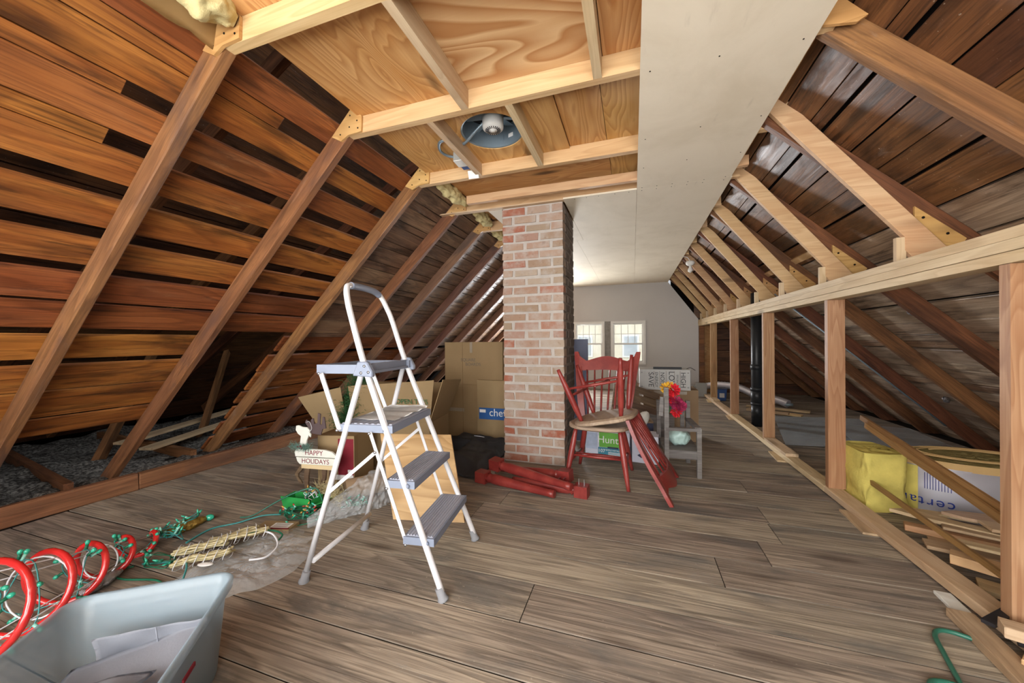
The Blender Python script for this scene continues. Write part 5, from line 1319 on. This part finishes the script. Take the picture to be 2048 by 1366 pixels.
rs = tube('steel_tube', [(1.115, 1.545, .056), (1.38, 1.43, .056)], .009, M['blackmetal'], None, 12); tag(rs, 'short dark metal tube among the near offcuts', 'metal tube')
rs = beam('iron_bar', (1.085, 1.60, .068), (1.20, 1.685, .075), .03, .012, (0, 0, 1), M['blackmetal'], None, .003); tag(rs, 'dark iron strap lying across the bottom plate', 'metal strap')
scrap_wire('garden_hose', [(0.83, 1.24, .009), (0.875, 1.37, .009), (0.915, 1.50, .009), (0.945, 1.585, .009), (0.985, 1.615, .009), (1.04, 1.60, .009), (1.075, 1.555, .009), (1.10, 1.46, .009), (1.11, 1.35, .009)], .007, M['hose'], 'green hose looped on the floor in the near right corner', 'hose', 8, 10)
scrap_wire('garden_hose', [(0.78, 1.30, .009), (0.80, 1.355, .009), (0.84, 1.37, .009), (0.88, 1.36, .009)], .010, M['hose'], 'short end of green hose at the bottom edge of the picture', 'hose', 8, 10)
rb_ = tube('conduit_run', [(1.34, 4.26, zr(1.34, -.02)), (2.62, 4.26, zr(2.62, -.02))], .007, M['galv'], None, 8); tag(rb_, 'thin grey conduit running down a dark right rafter', 'conduit')
for k, (X, Y) in enumerate(((1.72, 3.1), (1.98, 3.08), (2.45, 4.0))):
    o = lump('insulation_scrap', (X, Y, zr(X, RD - .03)), (X + .06, Y + .05, zr(X + .06, RD - .02)), .02, M['silver'], ('crumpled foil scrap on the right sheathing, nearest the knee wall plate', 'crumpled foil scrap on the right sheathing, middle one', 'crumpled foil scrap low on the right sheathing')[k], 'foil scrap', 30, .3)

# ================================================================== CEILING FITTINGS
fan = empty('attic_fan', (FX, FY, pz - .008), label='round galvanised attic exhaust fan set in the plywood ceiling', cat='fan')
lathe('flange', [(FR + .006, -.003), (FR - .004, -.006), (FR - .010, -.002)], M['galv'], fan, 48, caps=False)
lathe('housing', [(FR - .010, -.002), (FR - .010, .06), (FR - .010, .125)], M['galv'], fan, 48, caps=False)
lathe('dome', [(FR, .128), (FR * .7, .16), (.0, .17)], M['abs'], fan, 36, caps=False)
mt = lathe('motor', [(0, -.012), (.012, -.012), (.014, -.006), (.046, -.004), (.058, .006), (.060, .02), (.060, .075), (.0, .075)], M['white_frame'], fan, 28, loc=(.01, -.01, 0))
for k in range(22):
    a = k * 2 * PI / 22; obox('vent_slot', (math.cos(a) * .034, math.sin(a) * .034, -.0045), (.020, .0035, .005), M['abs'], mt, 0, rot=(0, 0, a))
for k in range(3):
    a = k * 2 * PI / 3 + .4; beam('bracket', (math.cos(a) * .05, math.sin(a) * .05, .075), (math.cos(a) * .172, math.sin(a) * .172, .075), .02, .004, (0, 0, 1), M['galv'], fan, .001)
    for q in range(1):
        obox('blade', (math.cos(a + .8) * .10, math.sin(a + .8) * .10, .10), (.11, .07, .002), M['galv'], fan, 0, rot=(.35, 0, a + .8))
obox('maker_label', (.06, .155, .05), (.035, .002, .022), M['ink_white'], fan, 0, rot=(0, 0, -.35)); obox('tab', (.0, .16, .045), (.025, .004, .03), M['galv'], fan, .001)
def conduit(pts, label):
    P = smooth_path(pts, 14); o = tube('flexible_conduit', P, [.0062 + .0028 * (i % 2) for i in range(len(P))], M['galv'], None, 10); return tag(o, label, 'conduit')
conduit([(-.78, 1.90, 2.235), (-.85, 1.92, 2.20), (-.92, 1.95, 2.17), (-.945, 1.96, 2.165)], 'silver flexible conduit entering the fan motor')
conduit([(-1.0, 1.90, 2.175), (-1.07, 1.905, 2.17), (-1.105, 1.97, 2.16), (-1.09, 2.03, 2.155), (-1.05, 2.065, 2.155)], 'silver flexible conduit curling up from the junction box')
jx = empty('junction_box', (-1.025, 2.11, 2.155), label='grey metal junction box with blue edge on the ceiling blocking', cat='junction box')
obox('box', (-.005, -.01, 0), (.06, .10, .05), M['greymetal'], jx, .003, rot=(0, 0, .05)); obox('cover_plate', (-.005, -.015, -.028), (.062, .085, .004), M['white_frame'], jx, .001, rot=(0, 0, .05))
obox('blue_box', (0.0, .06, .0), (.055, .04, .05), M['bluebox'], jx, .003)
sw = obox('switch_plate', (-1.0, 2.232, 2.112), (.07, .03, .05), M['white_frame'], None, .003, rot=(.5, 0, .1)); tag(sw, 'white switch plate beside the junction box on the ceiling joist', 'switch plate')
bl = empty('lamp_holder', (.725, 5.30, 1.99), label='white porcelain lamp holder with bare bulb at the right ceiling edge', cat='lamp')
lathe('base', [(0, .03), (.05, .03), (.055, .0), (.04, -.02), (.022, -.03)], M['white_frame'], bl, 20); lathe('bulb', [(.013, -.03), (.016, -.05), (.03, -.08), (.03, -.10), (.0, -.125)], M['white_frame'], bl, 16)
tube('cable', smooth_path([(0, 0, .03), (-.03, .0, .08), (-.08, 0, .10)], 5), .004, M['wire_white'], bl, 6)
# insulation tufts stuffed at the left end of the ceiling
for k, (a, b, r, lab) in enumerate((((-1.36, 2.37, 2.165), (-1.32, 2.80, 2.15), .05, 'buff insulation tuft stuffed above the third left joist'), ((-1.34, 2.98, 2.16), (-1.33, 3.38, 2.15), .05, 'buff insulation tuft stuffed beside the chimney top'), ((-1.38, 3.5, 2.16), (-1.36, 3.9, 2.15), .05, 'buff insulation tuft farthest back on the left joists'), ((-1.40, 0.72, 2.20), (-1.36, 0.94, 2.17), .07, 'large buff insulation tuft hanging at the upper left corner'))):
    lump('insulation_tuft', a, b, r, M['tuft'], lab, 'insulation', 12, .5)
def kp(u, v): return V((-1.49 + .04 * u + .01 * v, .70 + .27 * v, 2.10 + .14 * u + .02 * nz(u * 3, v * 4, 1)))
o = grid_sheet('kraft_facing', kp, 6, 8, M['kraft'], None, .001); tag(o, 'torn kraft paper strip hanging below the upper left insulation', 'paper')

for k, (a, b, lab) in enumerate((((-3.95, 1.95, .10), (-4.35, 3.3, .16), 'pale board lying in the dark left eave, nearer one'), ((-4.2, 1.9, .14), (-4.7, 3.4, .20), 'pale board lying in the dark left eave, farther one'))):
    o = beam('loose_board', a, b, .12, .02, (0, 0, 1), M['scrap'], None, .002); tag(o, lab, 'board')

scrap((1.55, 2.30, .115), (2.02, 2.22, .12), .10, .014, M['lumber_pale'], 'broad pale board overlapping the curved offcuts on the scrap heap')
scrap((1.33, 2.27, .03), (1.80, 2.08, .035), .06, .02, M['scrap'], 'narrow weathered strip under the curved offcut')
scrap((1.30, 2.08, .045), (1.78, 1.90, .05), .045, .014, M['lumber_pale'], 'thin pale lath between the thick offcut and the strips')
scrap((1.50, 2.02, .125), (1.86, 1.90, .12), .09, .012, M['scrap'], 'speckled board end lying on the right of the scrap heap')
